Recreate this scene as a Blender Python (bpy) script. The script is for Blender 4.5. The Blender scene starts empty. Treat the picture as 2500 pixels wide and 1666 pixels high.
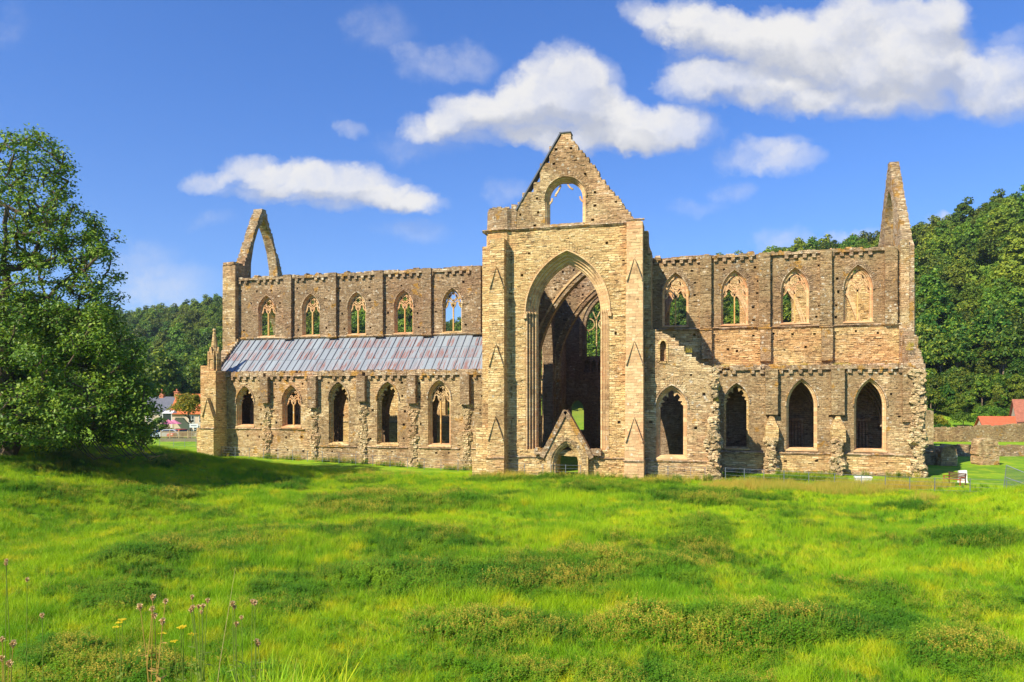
import bpy, bmesh, math, random
import numpy as np
from mathutils import Vector, Matrix
from mathutils.geometry import delaunay_2d_cdt
PI = math.pi
sc = bpy.context.scene
col = sc.collection
# ------------------------------------------------------------------ camera
YAW = math.radians(14.5); H = 7.06; F = 1800.0; HY = 975.0
ST, CT = math.sin(YAW), math.cos(YAW)
cam = bpy.data.cameras.new('camera'); camo = bpy.data.objects.new('camera', cam); col.objects.link(camo)
camo.location = (0, 0, H); camo.rotation_euler = (PI/2, 0, YAW)
cam.sensor_width = 36; cam.lens = F/2500*36; cam.shift_y = (HY-833)/2500; cam.clip_end = 8000; cam.clip_start = .1
sc.camera = camo
# ------------------------------------------------------------------ light
SUN = Vector((-.62, -1.0, 1.08)).normalized()        # towards the sun
sun = bpy.data.lights.new('sun', 'SUN'); suno = bpy.data.objects.new('sun', sun); col.objects.link(suno)
sun.energy = 4.6; sun.angle = math.radians(.5); sun.color = (1, .915, .75)
suno.rotation_euler = SUN.to_track_quat('Z', 'Y').to_euler()
suno.location = (0, 0, 60)
sc.view_settings.view_transform = 'Standard'; sc.view_settings.look = 'None'
sc.view_settings.gamma = 1; sc.view_settings.exposure = .90
sc.render.film_transparent = False
sc.cycles.max_bounces = 6; sc.cycles.diffuse_bounces = 3; sc.cycles.transmission_bounces = 3; sc.cycles.glossy_bounces = 2
sc.cycles.transparent_max_bounces = 4; sc.cycles.caustics_reflective = False; sc.cycles.caustics_refractive = False

class NT:
    """small helper for node trees"""
    def __init__(s, t): s.t = t; s.L = t.links
    def n(s, typ, **kw):
        nd = s.t.nodes.new(typ)
        for k, v in kw.items(): setattr(nd, k, v)
        return nd
    def put(s, sock, v):
        if v is None: return
        if isinstance(v, bpy.types.NodeSocket): s.L.new(v, sock)
        else: sock.default_value = v
    def m(s, op, a, b=None, c=None, clamp=False):
        nd = s.n('ShaderNodeMath', operation=op, use_clamp=clamp)
        s.put(nd.inputs[0], a); s.put(nd.inputs[1], b); s.put(nd.inputs[2], c)
        return nd.outputs[0]
    def v(s, op, a, b=None, c=None, out=0):
        nd = s.n('ShaderNodeVectorMath', operation=op)
        s.put(nd.inputs[0], a); s.put(nd.inputs[1], b); s.put(nd.inputs[2], c)
        return nd.outputs['Value'] if op in ('DOT_PRODUCT', 'LENGTH') else nd.outputs[0]
    def mix(s, f, a, b, mode='MIX'):
        nd = s.n('ShaderNodeMix', data_type='RGBA', blend_type=mode)
        s.put(nd.inputs[0], f); s.put(nd.inputs[6], a if not isinstance(a, tuple) else (*a, 1)[:4]); s.put(nd.inputs[7], b if not isinstance(b, tuple) else (*b, 1)[:4])
        return nd.outputs[2]
    def noise(s, vec, scale, detail=3, rough=.55, out=0, dist=0):
        nd = s.n('ShaderNodeTexNoise'); s.put(nd.inputs['Vector'], vec)
        nd.inputs['Scale'].default_value = scale; nd.inputs['Detail'].default_value = detail
        nd.inputs['Roughness'].default_value = rough; nd.inputs['Distortion'].default_value = dist
        return nd.outputs[out]
    def ss(s, x, a, b):
        nd = s.n('ShaderNodeMapRange', interpolation_type='SMOOTHSTEP')
        s.put(nd.inputs[0], x); nd.inputs[1].default_value = a; nd.inputs[2].default_value = b
        return nd.outputs[0]
    def ramp(s, f, stops):
        nd = s.n('ShaderNodeValToRGB'); s.put(nd.inputs[0], f)
        el = nd.color_ramp.elements
        while len(el) < len(stops): el.new(.5)
        for e, (p, c) in zip(el, stops): e.position = p; e.color = (*c, 1)
        return nd.outputs[0]
    def sep(s, v):
        nd = s.n('ShaderNodeSeparateXYZ'); s.put(nd.inputs[0], v); return nd.outputs
    def comb(s, x, y, z):
        nd = s.n('ShaderNodeCombineXYZ'); s.put(nd.inputs[0], x); s.put(nd.inputs[1], y); s.put(nd.inputs[2], z); return nd.outputs[0]

# ------------------------------------------------------------------ sky with clouds
w = bpy.data.worlds.new('World'); sc.world = w; w.use_nodes = True
w.node_tree.nodes.clear(); T = NT(w.node_tree)
sky = T.n('ShaderNodeTexSky', sky_type='NISHITA', sun_disc=False)
sky.sun_elevation = math.asin(SUN.z); sky.sun_rotation = math.atan2(SUN.x, SUN.y)
sky.altitude = 50; sky.air_density = 1.0; sky.dust_density = .25; sky.ozone_density = 3.0
D = T.n('ShaderNodeTexCoord').outputs['Generated']
wv = T.v('DOT_PRODUCT', D, (-ST, CT, 0)); uu = T.v('DOT_PRODUCT', D, (CT, ST, 0)); zz = T.sep(D)[2]
wc = T.m('MAXIMUM', wv, .05)
P0 = T.comb(T.m('DIVIDE', uu, wc), T.m('DIVIDE', zz, wc), 0)
n1 = T.noise(P0, 7, 6, .62, out=1); n2 = T.noise(P0, 26, 5, .6, out=1)
P = T.v('ADD', P0, T.v('MULTIPLY', T.v('SUBTRACT', n1, (.5, .5, .5)), (.10, .07, 0)))
P = T.v('ADD', P, T.v('MULTIPLY', T.v('SUBTRACT', n2, (.5, .5, .5)), (.034, .028, 0)))
BL = [  # x, y, rx, ry, weight  (where the clouds stand in the sky, in 1/1800 of the distance)
 (1000,285,75,40,1),(1060,255,80,60,1),(1130,245,90,65,1),(1200,215,90,70,1),(1290,180,95,80,1.2),(1350,200,90,80,1),(1250,270,140,75,1),(1410,265,90,70,1),(1490,285,110,60,1),(1560,270,80,50,.7),(1600,290,70,38,.5),(1500,325,90,28,.5),(1330,320,170,35,.9),(1110,320,120,26,.5),
 (1470,20,70,35,.7),(1560,45,90,55,1),(1650,70,110,60,1),(1750,70,120,70,1),(1840,80,120,80,1),(1950,100,130,90,1),(2060,120,130,100,1),(2130,90,100,90,1),(1650,135,110,60,.55),(1780,150,110,60,.7),(1900,170,120,60,.7),(2020,190,120,60,.7),(2150,150,100,60,.7),(2250,140,100,50,.4),(1980,10,120,50,.9),(2150,30,80,50,.9),(1600,185,90,45,.9),(1700,195,110,55,1),(1820,225,110,50,.9),(1940,240,110,45,.8),(2060,240,120,45,.8),(2200,200,110,70,.8),(2320,190,120,75,1),(2320,250,110,50,.6),
 (480,410,70,30,.8),(580,385,80,42,1),(670,405,90,40,1),(760,410,90,48,1),(850,415,90,50,1),(910,455,90,38,1),(960,470,70,24,.7),(640,440,130,25,.8),(800,465,130,24,.7),
 (330,610,120,75,.36),(420,650,100,60,.36),(340,680,130,50,.3),
 (880,60,90,70,.27),(960,140,60,50,.34),(1060,130,90,45,.38),(820,295,50,28,.42),(940,535,100,35,.3),(1170,440,70,35,.34),(1720,355,100,45,.6),(1820,375,90,35,.6),(1790,335,90,26,.35),(1810,555,70,35,.45),(1950,550,90,20,.5),(2180,505,60,22,.6),(1600,470,80,20,.28),(1690,437,70,28,.32),(30,40,50,70,.22),(500,510,80,25,.25),(2330,90,60,30,.3),(1000,330,140,45,.3),
 (-500,300,300,120,.9),(-900,100,300,150,1),(3000,250,300,120,1),(3400,500,300,60,.8)]
SX = 2500/2353
def field(P, BLs):
    """sum of soft ellipses; the running total rides in the z of the vector"""
    V = T.v('MULTIPLY', P, (1, 1, 0))
    for (x, y, rx, ry, wt) in BLs:
        cx, cy, rx, ry = (x*SX-1250)/F, (HY-y*SX)/F, rx*SX/F*1.12, ry*SX/F*1.12
        q = T.v('MULTIPLY_ADD', V, (1/rx, 1/ry, 0), (-cx/rx, -cy/ry, 0))
        f = T.m('SUBTRACT', 1, T.v('DOT_PRODUCT', q, q), clamp=True)
        V = T.v('MULTIPLY_ADD', f, (0, 0, wt), V)
    return T.sep(V)[2]
fs = field(P, BL)
fu = field(T.v('ADD', P, (-.012, .030, 0)), BL[:46])
n3 = T.noise(P0, 14, 9, .68)
n4 = T.noise(T.v('MULTIPLY', P0, (1, 1.6, 1)), 5, 4, .6)
dens = T.m('ADD', fs, T.m('MULTIPLY_ADD', n3, .9, -.47))
dens = T.m('ADD', dens, T.m('MULTIPLY_ADD', n4, .5, -.25))
al = T.ss(dens, -.10, 1.30)
al = T.m('MULTIPLY', al, T.ss(fs, .0, .22))
al = T.m('MULTIPLY', al, T.m('MULTIPLY', T.ss(wv, .05, .3), T.m('MULTIPLY_ADD', T.ss(T.noise(P, 9, 6, .65), .3, .6), .28, .72)))
hgt = T.m('SUBTRACT', fs, fu)
lit = T.m('ADD', T.m('MULTIPLY_ADD', hgt, .55, .62), T.m('MULTIPLY_ADD', n3, 1.3, -.65))
lit = T.m('ADD', lit, T.m('MULTIPLY', fu, -.10))
lit = T.ss(lit, -.05, 1.0)
ccol = T.mix(lit, (4.6, 4.75, 5.3), (7.6, 7.4, 7.15))
tint = T.mix(T.ss(zz, .0, .5), (.70, .95, 1.42), (.50, .94, 1.62))
skc = T.mix(1, sky.outputs[0], tint, 'MULTIPLY')
fin = T.mix(T.m('MULTIPLY', al, .97), skc, ccol)
bg = T.n('ShaderNodeBackground'); bg.inputs[1].default_value = .066
T.L.new(fin, bg.inputs[0]); T.L.new(bg.outputs[0], T.n('ShaderNodeOutputWorld').inputs[0])

# ------------------------------------------------------------------ maths of the site
def at(px, py=None, Y=None, d=None, z=None):
    """world point seen at photo pixel px (py) on the plane y=Y, or at depth d, or on the height z"""
    t = (px-1250)/F
    if Y is not None:
        X = Y*math.tan(math.atan(t)-YAW); d = -X*ST+Y*CT
    else:
        if d is None: d = (H-z)*F/(py-HY)
        u = t*d; X = u*CT-d*ST; Y = u*ST+d*CT
    Z = z if z is not None else (H+(HY-py)*d/F if py is not None else 0)
    return Vector((X, Y, Z))
def sst(x): x = np.clip(x, 0, 1); return x*x*(3-2*x)
_sk = [(-900,740),(-200,760),(320,782),(420,768),(560,745),(650,738),(720,712),(790,704),(860,714),(940,735),(1010,742),(1060,790),(1130,795),(1200,770),(1300,745),(1500,715),(1660,690),(1800,655),(1900,626),(2050,608),(2130,600),(2230,578),(2350,545),(2500,503),(2800,470),(3600,420)]
_sx = np.array([a for a, b in _sk], float); _sy = np.array([b for a, b in _sk], float)
def ridge(px):                                          # distance of the wooded ridge for each direction
    return np.interp(px, [-900, 300, 560, 700, 1000, 1100, 1300, 1700, 2100, 2500, 3600], [620, 620, 560, 470, 430, 520, 430, 380, 340, 320, 300])
def gz(X, Y):
    X = np.asarray(X, float); Y = np.asarray(Y, float)
    d = -X*ST+Y*CT; u = X*CT+Y*ST
    z = .12*np.sin(X*.23+1.3)*np.sin(Y*.31)+.05*np.sin(X*.71+Y*.5)
    z = z*sst((66-Y)/10)
    z = z+sst((-30-X)/25)*(2.8*(1-sst((Y-56)/15))+.55*sst((Y-56)/15)*(1-sst((Y-100)/30)))
    z = z-.35*sst((-16-X)/8)*(1-sst((-24-X)/14))*sst((Y-60)/8)
    z = z+3.6*sst((X-9)/17)*(1-sst((Y-47)/11))*sst((Y-25)/15)
    r = np.hypot(X, Y)
    z = z+6.1*np.clip(1-r/16.6, 0, 1)**1.0*(.88+.12*np.cos(np.arctan2(X, Y)*3))
    px = 1250+F*u/np.maximum(d, 1)
    px = np.where(d > 30, px, np.where(u > 0, 3600, -900))
    px = np.clip(px, -900, 3600)
    R = ridge(px); top = (HY-np.interp(px, _sx, _sy))/F*R+H-14
    start = np.interp(px, [-900, 400, 560, 1500, 2200, 2260, 3600], [190, 190, 170, 150, 150, 126, 122])
    t = np.clip((d-start)/(R-start), 0, 1.6)
    prof = np.where(t < 1, np.sin(t*PI/2)**1.7, 1-.25*(t-1))
    z = z+top*np.where(d > start, prof, 0)
    return z
def gzf(x, y): return float(gz(x, y))

# ------------------------------------------------------------------ materials
def mat(name, rough=.9):
    m = bpy.data.materials.new(name); m.use_nodes = True
    t = NT(m.node_tree); b = m.node_tree.nodes['Principled BSDF']
    b.inputs['Roughness'].default_value = rough; b.inputs['Specular IOR Level'].default_value = .2
    return m, t, b
def stone_mat(name, age, pal, bw=.5, bh=.19, lichen=.5, bump=.9, joint=.45, orange=.0, stripes=.5, erode=1.):
    m, t, b = mat(name)
    p = t.n('ShaderNodeNewGeometry').outputs['Position']
    s = t.sep(p)
    wob = t.noise(p, .9, 3, .5, out=1)
    wob = t.v('MULTIPLY', t.v('SUBTRACT', wob, (.5, .5, .5)), (.22, .22, .16))
    wob2 = t.noise(p, 5, 2, .5, out=1)
    wob2 = t.v('MULTIPLY', t.v('SUBTRACT', wob2, (.5, .5, .5)), (.09, .09, .05))
    uv = t.comb(t.m('ADD', s[0], t.m('MULTIPLY', s[1], 1.03)), s[2], 0)
    uv = t.v('ADD', t.v('ADD', uv, t.comb(t.sep(wob)[0], t.sep(wob)[2], 0)), t.comb(t.sep(wob2)[0], t.sep(wob2)[2], 0))
    def brick(w_, h_, off):
        k = t.n('ShaderNodeTexBrick', offset=.5, offset_frequency=2, squash=1.6, squash_frequency=3)
        t.put(k.inputs['Vector'], t.v('ADD', uv, off))
        k.inputs['Color1'].default_value = (0, 0, 0, 1); k.inputs['Color2'].default_value = (1, 1, 1, 1); k.inputs['Mortar'].default_value = (.5, .5, .5, 1)
        k.inputs['Scale'].default_value = 1; k.inputs['Mortar Size'].default_value = .018; k.inputs['Mortar Smooth'].default_value = .3
        k.inputs['Brick Width'].default_value = w_; k.inputs['Row Height'].default_value = h_
        return k.outputs
    A = brick(bw, bh, (0, 0, 0)); B = brick(bw*.72, bh*.6, (3.1, .07, 0))
    sel = t.ss(t.noise(p, .33, 3, .6), .47, .53)
    rnd = t.mix(sel, A[0], B[0]); mor = t.m('ADD', t.m('MULTIPLY', A[1], t.m('SUBTRACT', 1, sel)), t.m('MULTIPLY', B[1], sel))
    rnd = t.mix(.35, rnd, t.noise(p, 2.2, 4, .7))
    c = t.ramp(rnd, [(.0, pal[0]), (.3, pal[1]), (.62, pal[2]), (1., pal[3])])
    big = t.noise(p, .16, 4, .6)
    c = t.mix(t.m('MULTIPLY', t.ss(big, .50, .62), .55), c, t.mix(1, c, (.90, .68, .66), 'MULTIPLY'))     # pinker beds of stone
    # dark weather crust, running down from ledges
    st = t.noise(t.v('MULTIPLY', p, (1.1, 1.1, .22)), .8, 5, .62)
    st2 = t.m('MULTIPLY_ADD', t.noise(p, .22, 5, .7), 1.7, -.35)
    cr = t.m('ADD', t.m('MULTIPLY', st, stripes), t.m('MULTIPLY', st2, 1-stripes))
    lo = .68-age*.36
    crust = t.ss(t.m('MULTIPLY_ADD', t.m('SUBTRACT', t.noise(p, 2.6, 3, .7), .5), .30, cr), lo-.03, lo+.06)
    grit = t.noise(p, 6, 4, .7)
    crust = t.m('MULTIPLY', crust, t.ss(grit, .22, .5))
    dark = t.mix(t.ss(t.noise(p, 3.6, 4, .8), .34, .66), (.105, .055, .024), (.38, .235, .108))
    c = t.mix(t.m('MULTIPLY', crust, .88), c, t.mix(.34, dark, c))
    # pale lichen blotches
    vo = t.n('ShaderNodeTexVoronoi', feature='F1'); t.put(vo.inputs['Vector'], t.v('ADD', p, t.v('MULTIPLY', wob2, (2.4, 2.4, 2.4)))); vo.inputs['Scale'].default_value = 2.0; vo.inputs['Randomness'].default_value = 1
    lz = t.ss(t.noise(p, .5, 4, .65), .64-.28*lichen, .72-.2*lichen)
    li = t.m('MULTIPLY', t.m('SUBTRACT', 1, t.ss(vo.outputs[0], .14, .30)), lz)
    c = t.mix(t.m('MULTIPLY', li, .8), c, (.74, .66, .50))
    if orange:
        oz = t.ss(t.noise(p, .8, 4, .65), .64-.2*orange, .70-.16*orange)
        c = t.mix(t.m('MULTIPLY', oz, .8), c, (.50, .25, .035))
    c = t.mix(t.m('MULTIPLY', mor, joint), c, (.105, .068, .036))
    # eroded beds: slots along the courses, with the shade in them painted dark
    er = t.ss(t.noise(t.v('MULTIPLY', p, (1.7, 1.7, 9.5)), 1.0, 4, .65), .62-.03*erode, .70-.03*erode)
    er = t.m('MULTIPLY', er, t.ss(t.noise(p, .7, 2), .36, .5)); er = t.m('MULTIPLY', er, min(1, erode))
    c = t.mix(t.m('MULTIPLY', er, .75), c, (.085, .05, .025))
    t.L.new(c, b.inputs['Base Color'])
    hgt = t.m('MULTIPLY_ADD', mor, -1.3, t.m('MULTIPLY', t.sep(rnd)[0], .85))
    hgt = t.m('MULTIPLY_ADD', er, -1.8, hgt)
    hgt = t.m('ADD', hgt, t.m('MULTIPLY', grit, 1.1))
    bp = t.n('ShaderNodeBump'); bp.inputs['Strength'].default_value = bump; bp.inputs['Distance'].default_value = .10
    t.L.new(hgt, bp.inputs['Height']); t.L.new(bp.outputs[0], b.inputs['Normal'])
    return m
GOLD = [(.37,.21,.105), (.60,.38,.155), (.74,.52,.225), (.86,.70,.42)]
TAN = [(.31,.19,.10), (.52,.345,.165), (.69,.50,.25), (.86,.70,.45)]
BRN = [(.24,.15,.085), (.42,.285,.16), (.60,.44,.26), (.82,.68,.47)]
PNK = [(.46,.27,.13), (.58,.36,.175), (.67,.45,.22), (.74,.55,.31)]
M = {}
M['gold'] = stone_mat('golden_masonry', .26, GOLD, .62, .21, .25)
M['tan'] = stone_mat('tan_masonry', .52, TAN, .52, .19, .6, orange=.12)
M['brown'] = stone_mat('weathered_masonry', .84, BRN, .46, .17, .75, orange=.18, stripes=.6)
M['pres'] = stone_mat('mixed_masonry', .80, TAN, .46, .16, .6, orange=.06)
M['pink'] = stone_mat('pink_dressed_stone', .25, PNK, .8, .42, .35, bump=.45, joint=.3, erode=.4)
M['rose'] = stone_mat('reddened_tracery_stone', .2, [(.46,.235,.11),(.59,.34,.16),(.67,.43,.21),(.76,.57,.33)], .8, .42, .3, bump=.35, joint=.2, erode=.3)
M['ochre'] = stone_mat('ochre_tracery_stone', .12, [(.55,.30,.08),(.62,.36,.11),(.66,.41,.15),(.7,.48,.2)], .9, .5, .15, bump=.2, joint=.15, erode=.2)
M['cap'] = stone_mat('lichened_capping_stone', .5, BRN, .6, .2, 1.0, orange=.5)
M['rubble'] = stone_mat('rubble_core', .25, [(.44,.29,.14),(.56,.40,.20),(.68,.51,.27),(.78,.64,.40)], .31, .2, .6, joint=.5, bump=1.)
M['darkin'] = stone_mat('dark_inner_masonry', .55, [(.27,.18,.11),(.36,.25,.155),(.45,.33,.21),(.53,.41,.27)], .5, .2, .12)  # darker stone for the inner walls, arcades and ribs
def flat(name, c, rough=.8, var=.25, sc_=4, spec=.2, metal=0):
    m, t, b = mat(name, rough)
    p = t.n('ShaderNodeNewGeometry').outputs['Position']
    t.L.new(t.mix(t.m('MULTIPLY', t.ss(t.noise(p, sc_, 4, .65), .3, .75), var), c, tuple(x*.45 for x in c)), b.inputs['Base Color'])
    b.inputs['Specular IOR Level'].default_value = spec; b.inputs['Metallic'].default_value = metal
    return m
# lead roof: rolls and laps, streaked red below the rusting fixings
def lead_mat():
    m, t, b = mat('lead_sheet', .55)
    p = t.n('ShaderNodeNewGeometry').outputs['Position']; s = t.sep(p)
    pan = t.m('FLOOR', t.m('DIVIDE', t.m('ADD', s[0], 100), .84)); row = t.m('FLOOR', t.m('DIVIDE', t.m('SUBTRACT', s[2], 10.25), 1.36))
    wn = t.n('ShaderNodeTexWhiteNoise', noise_dimensions='2D'); t.put(wn.inputs['Vector'], t.comb(pan, row, 0))
    wn2 = t.n('ShaderNodeTexWhiteNoise', noise_dimensions='2D'); t.put(wn2.inputs['Vector'], t.comb(pan, t.m('ADD', row, 17), 0))
    c = t.mix(wn.outputs[0], (.165, .20, .22), (.25, .30, .32))
    c = t.mix(t.m('MULTIPLY', t.noise(t.v('MULTIPLY', p, (3, .8, .8)), 1.2, 4, .6), .8), c, (.27, .28, .31))
    str_ = t.noise(t.v('MULTIPLY', p, (7, .5, .5)), 1.1, 3, .6)
    red = t.m('MULTIPLY', t.ss(str_, .44, .58), t.ss(wn2.outputs[0], .35, .50))
    low = t.m('SUBTRACT', 1, t.ss(t.m('FRACT', t.m('DIVIDE', t.m('SUBTRACT', s[2], 10.25), 1.36)), .45, 1))
    c = t.mix(t.m('MULTIPLY', t.m('MULTIPLY', red, low), .85), c, (.22, .08, .055))
    t.L.new(c, b.inputs['Base Color']); b.inputs['Specular IOR Level'].default_value = .5; b.inputs['Metallic'].default_value = .12
    bp = t.n('ShaderNodeBump'); bp.inputs['Strength'].default_value = .3; bp.inputs['Distance'].default_value = .05
    t.L.new(t.noise(p, 3, 3), bp.inputs['Height']); t.L.new(bp.outputs[0], b.inputs['Normal'])
    return m
M['lead'] = lead_mat()
M['lead_roll'] = flat('lead_roll', (.16, .17, .20), .6)
M['slate'] = flat('slate', (.13, .135, .16), .7, .4, 1.5)
M['orange'] = flat('orange_pantiles', (.62, .17, .06), .85, .5, 3)
M['redtile'] = flat('red_clay_tiles', (.50, .125, .055), .85, .5, 2.5)
M['redtile2'] = flat('mossy_clay_tiles', (.36, .13, .08), .85, .6, 2.5)
M['render'] = flat('pale_rendered_wall', (.58, .46, .34), .9, .3, 1)
M['white'] = flat('white_paint', (.75, .73, .68), .6, .15)
M['glass'] = flat('window_glass', (.03, .035, .04), .1, .2, spec=.6)
M['metal'] = flat('galvanised_rail', (.20, .22, .24), .5, .3, 6, spec=.5, metal=.5)
M['bench'] = flat('bench_wood', (.36, .09, .03), .6, .5, 6)
M['bench_dark'] = flat('bench_back_wood', (.12, .055, .035), .6, .5, 6)
M['fencew'] = flat('weathered_fence_wood', (.46, .34, .20), .9, .5, 3)
M['pink_cloth'] = flat('pink_canvas', (.72, .22, .33), .9, .15)
M['pot'] = flat('terracotta', (.52, .19, .10), .9, .3)
M['dark'] = flat('dark_rubber', (.02, .02, .02), .8, .1)
for k, c in dict(carblue=(.02,.10,.45), carred=(.55,.02,.02), carwhite=(.5,.55,.6)).items():
    M[k] = flat('car_paint_'+k[3:], c, .3, .05, spec=.6)
M['sign'] = flat('sign_board', (.66, .70, .68), .6, .25, 9)
M['bark'] = flat('bark', (.12, .085, .055), .95, .6, 2.5)
M['barkpale'] = flat('pale_bark', (.24, .17, .11), .95, .6, 2.5)  # paler bark for the woodland trunks

def leaf_mat(name, a, b_, c_, sc_=.25, inst=.0, trans=.42, far=0):
    m, t, b = mat(name, .5)
    b.inputs['Specular IOR Level'].default_value = .22
    p = t.n('ShaderNodeNewGeometry').outputs['Position']
    c = t.mix(t.ss(t.noise(p, sc_, 3, .6), .36, .64), a, b_)
    at_ = t.n('ShaderNodeAttribute', attribute_name='rnd'); r = at_.outputs['Fac']
    c = t.mix(t.ss(r, .45, 1.), c, c_)
    if inst:
        oi = t.n('ShaderNodeObjectInfo').outputs['Random']
        h = t.n('ShaderNodeHueSaturation'); t.put(h.inputs['Color'], c)
        t.put(h.inputs['Hue'], t.m('MULTIPLY_ADD', oi, -.065*inst, .5+.03*inst)); t.put(h.inputs['Value'], t.m('MULTIPLY_ADD', t.m('FRACT', t.m('MULTIPLY', oi, 7.3)), .9*inst, 1-.42*inst))
        c = h.outputs[0]
    t.L.new(c, b.inputs['Base Color'])
    tr = t.n('ShaderNodeBsdfTranslucent'); t.L.new(t.mix(1, c, (1.25, 1.2, .5), 'MULTIPLY'), tr.inputs[0])
    mx = t.n('ShaderNodeMixShader'); mx.inputs[0].default_value = trans
    t.L.new(b.outputs[0], mx.inputs[1]); t.L.new(tr.outputs[0], mx.inputs[2])
    t.L.new(mx.outputs[0], m.node_tree.nodes['Material Output'].inputs[0])
    return m
M['leaf_big'] = leaf_mat('walnut_leaves', (.055,.125,.010), (.11,.205,.014), (.25,.34,.03), .35, trans=.24)
M['leaf_wood'] = leaf_mat('woodland_leaves', (.038,.10,.011), (.115,.19,.015), (.22,.275,.02), .014, inst=1., trans=.3)
M['leaf_gold'] = leaf_mat('yellowing_leaves', (.10,.13,.015), (.19,.19,.02), (.40,.30,.02), .6, inst=.5)
M['leaf_bush'] = leaf_mat('bush_leaves', (.035,.10,.01), (.08,.17,.012), (.13,.22,.02), .5, inst=.6)
M['leaf_yellow'] = leaf_mat('golden_shrub_leaves', (.42,.36,.02), (.5,.42,.03), (.3,.3,.03), .5)
def grass_mat(name, ca, cb, cc, tip=None, straw=(.50,.40,.10), sw=.0):
    m, t, b = mat(name, .6)
    p = t.n('ShaderNodeNewGeometry').outputs['Position']
    c = t.mix(t.ss(t.noise(p, .16, 4, .6), .40, .60), ca, cb)
    c = t.mix(t.ss(t.noise(p, .55, 4, .7), .49, .66), c, cc)
    r = t.n('ShaderNodeAttribute', attribute_name='rnd').outputs['Fac']
    c = t.mix(t.m('MULTIPLY', t.ss(r, .9-sw, 1.), .75), c, straw)
    if tip is not None:
        tp = t.n('ShaderNodeAttribute', attribute_name='tip').outputs['Fac']
        c = t.mix(t.m('MULTIPLY', tp, t.ss(t.noise(p, .3, 3, .6), .38, .58)), c, tip)
    t.L.new(c, b.inputs['Base Color'])
    tr = t.n('ShaderNodeBsdfTranslucent'); t.L.new(t.mix(1, c, (1.15, 1.1, .5), 'MULTIPLY'), tr.inputs[0])
    mx = t.n('ShaderNodeMixShader'); mx.inputs[0].default_value = .35
    t.L.new(b.outputs[0], mx.inputs[1]); t.L.new(tr.outputs[0], mx.inputs[2])
    t.L.new(mx.outputs[0], m.node_tree.nodes['Material Output'].inputs[0])
    return m
M['grass'] = grass_mat('meadow_grass', (.19,.39,.009), (.37,.54,.009), (.58,.58,.015))
M['nettle'] = grass_mat('nettle_leaves', (.075,.22,.012), (.14,.32,.012), (.24,.40,.018), tip=(.60,.46,.06), sw=.02)
M['straw'] = grass_mat('dry_tall_grass', (.46,.40,.05), (.56,.40,.06), (.30,.40,.03), sw=.3)
# ground
def ground_mat():
    m, t, b = mat('meadow_soil_and_turf')
    p = t.n('ShaderNodeNewGeometry').outputs['Position']; s = t.sep(p)
    c = t.mix(t.ss(t.noise(p, .16, 4, .6), .40, .60), (.13,.27,.007), (.24,.40,.008))
    c = t.mix(t.ss(t.noise(p, .75, 3, .6), .50, .68), c, (.36,.43,.012))
    # farther fields beyond the abbey
    c2 = t.mix(t.ss(t.noise(p, .02, 4, .6), .4, .6), (.16,.24,.022), (.26,.29,.035))
    c = t.mix(t.ss(s[1], 150, 190), c, c2)
    c = t.mix(t.m('MULTIPLY', t.noise(p, 9, 4, .7), .4), c, (.07,.13,.01))
    t.L.new(c, b.inputs['Base Color'])
    bp = t.n('ShaderNodeBump'); bp.inputs['Strength'].default_value = .7; bp.inputs['Distance'].default_value = .1
    t.L.new(t.noise(p, 5, 5, .7), bp.inputs['Height']); t.L.new(bp.outputs[0], b.inputs['Normal'])
    return m
M['ground'] = ground_mat()
M['lawn'] = flat('mown_lawn', (.17,.31,.012), .9, .35, .4)
M['gravel'] = flat('worn_path_earth', (.25,.21,.12), .95, .4, 2)

# ------------------------------------------------------------------ object helpers
def mesh_obj(name, verts, faces, m, parent=None, attrs=None, smooth=False):
    me = bpy.data.meshes.new(name)
    if isinstance(faces, np.ndarray):
        verts = np.asarray(verts, np.float32); nf, k = faces.shape
        me.vertices.add(len(verts)); me.vertices.foreach_set('co', verts.ravel())
        me.loops.add(nf*k); me.loops.foreach_set('vertex_index', faces.ravel().astype(np.int32))
        me.polygons.add(nf); me.polygons.foreach_set('loop_start', np.arange(0, nf*k, k, dtype=np.int32))
        me.update(calc_edges=True)
    else:
        me.from_pydata([tuple(v) for v in verts], [], [tuple(f) for f in faces]); me.update()
    for k_, (dom, val) in (attrs or {}).items():
        a = me.attributes.new(k_, 'FLOAT', dom); a.data.foreach_set('value', np.asarray(val, np.float32))
    me.materials.append(m)
    if smooth: me.shade_smooth()
    o = bpy.data.objects.new(name, me); col.objects.link(o)
    if parent is not None: o.parent = parent
    return o
def thing(name, label, cat, loc=(0, 0, 0), group=None):
    o = bpy.data.objects.new(name, None); col.objects.link(o); o.location = loc; o.empty_display_size = .5
    o['label'] = label; o['category'] = cat
    if group: o['group'] = group
    return o
def tag(o, label, cat=None, group=None, kind=None):
    o['label'] = label
    if cat: o['category'] = cat
    if group: o['group'] = group
    if kind: o['kind'] = kind
    return o
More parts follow.
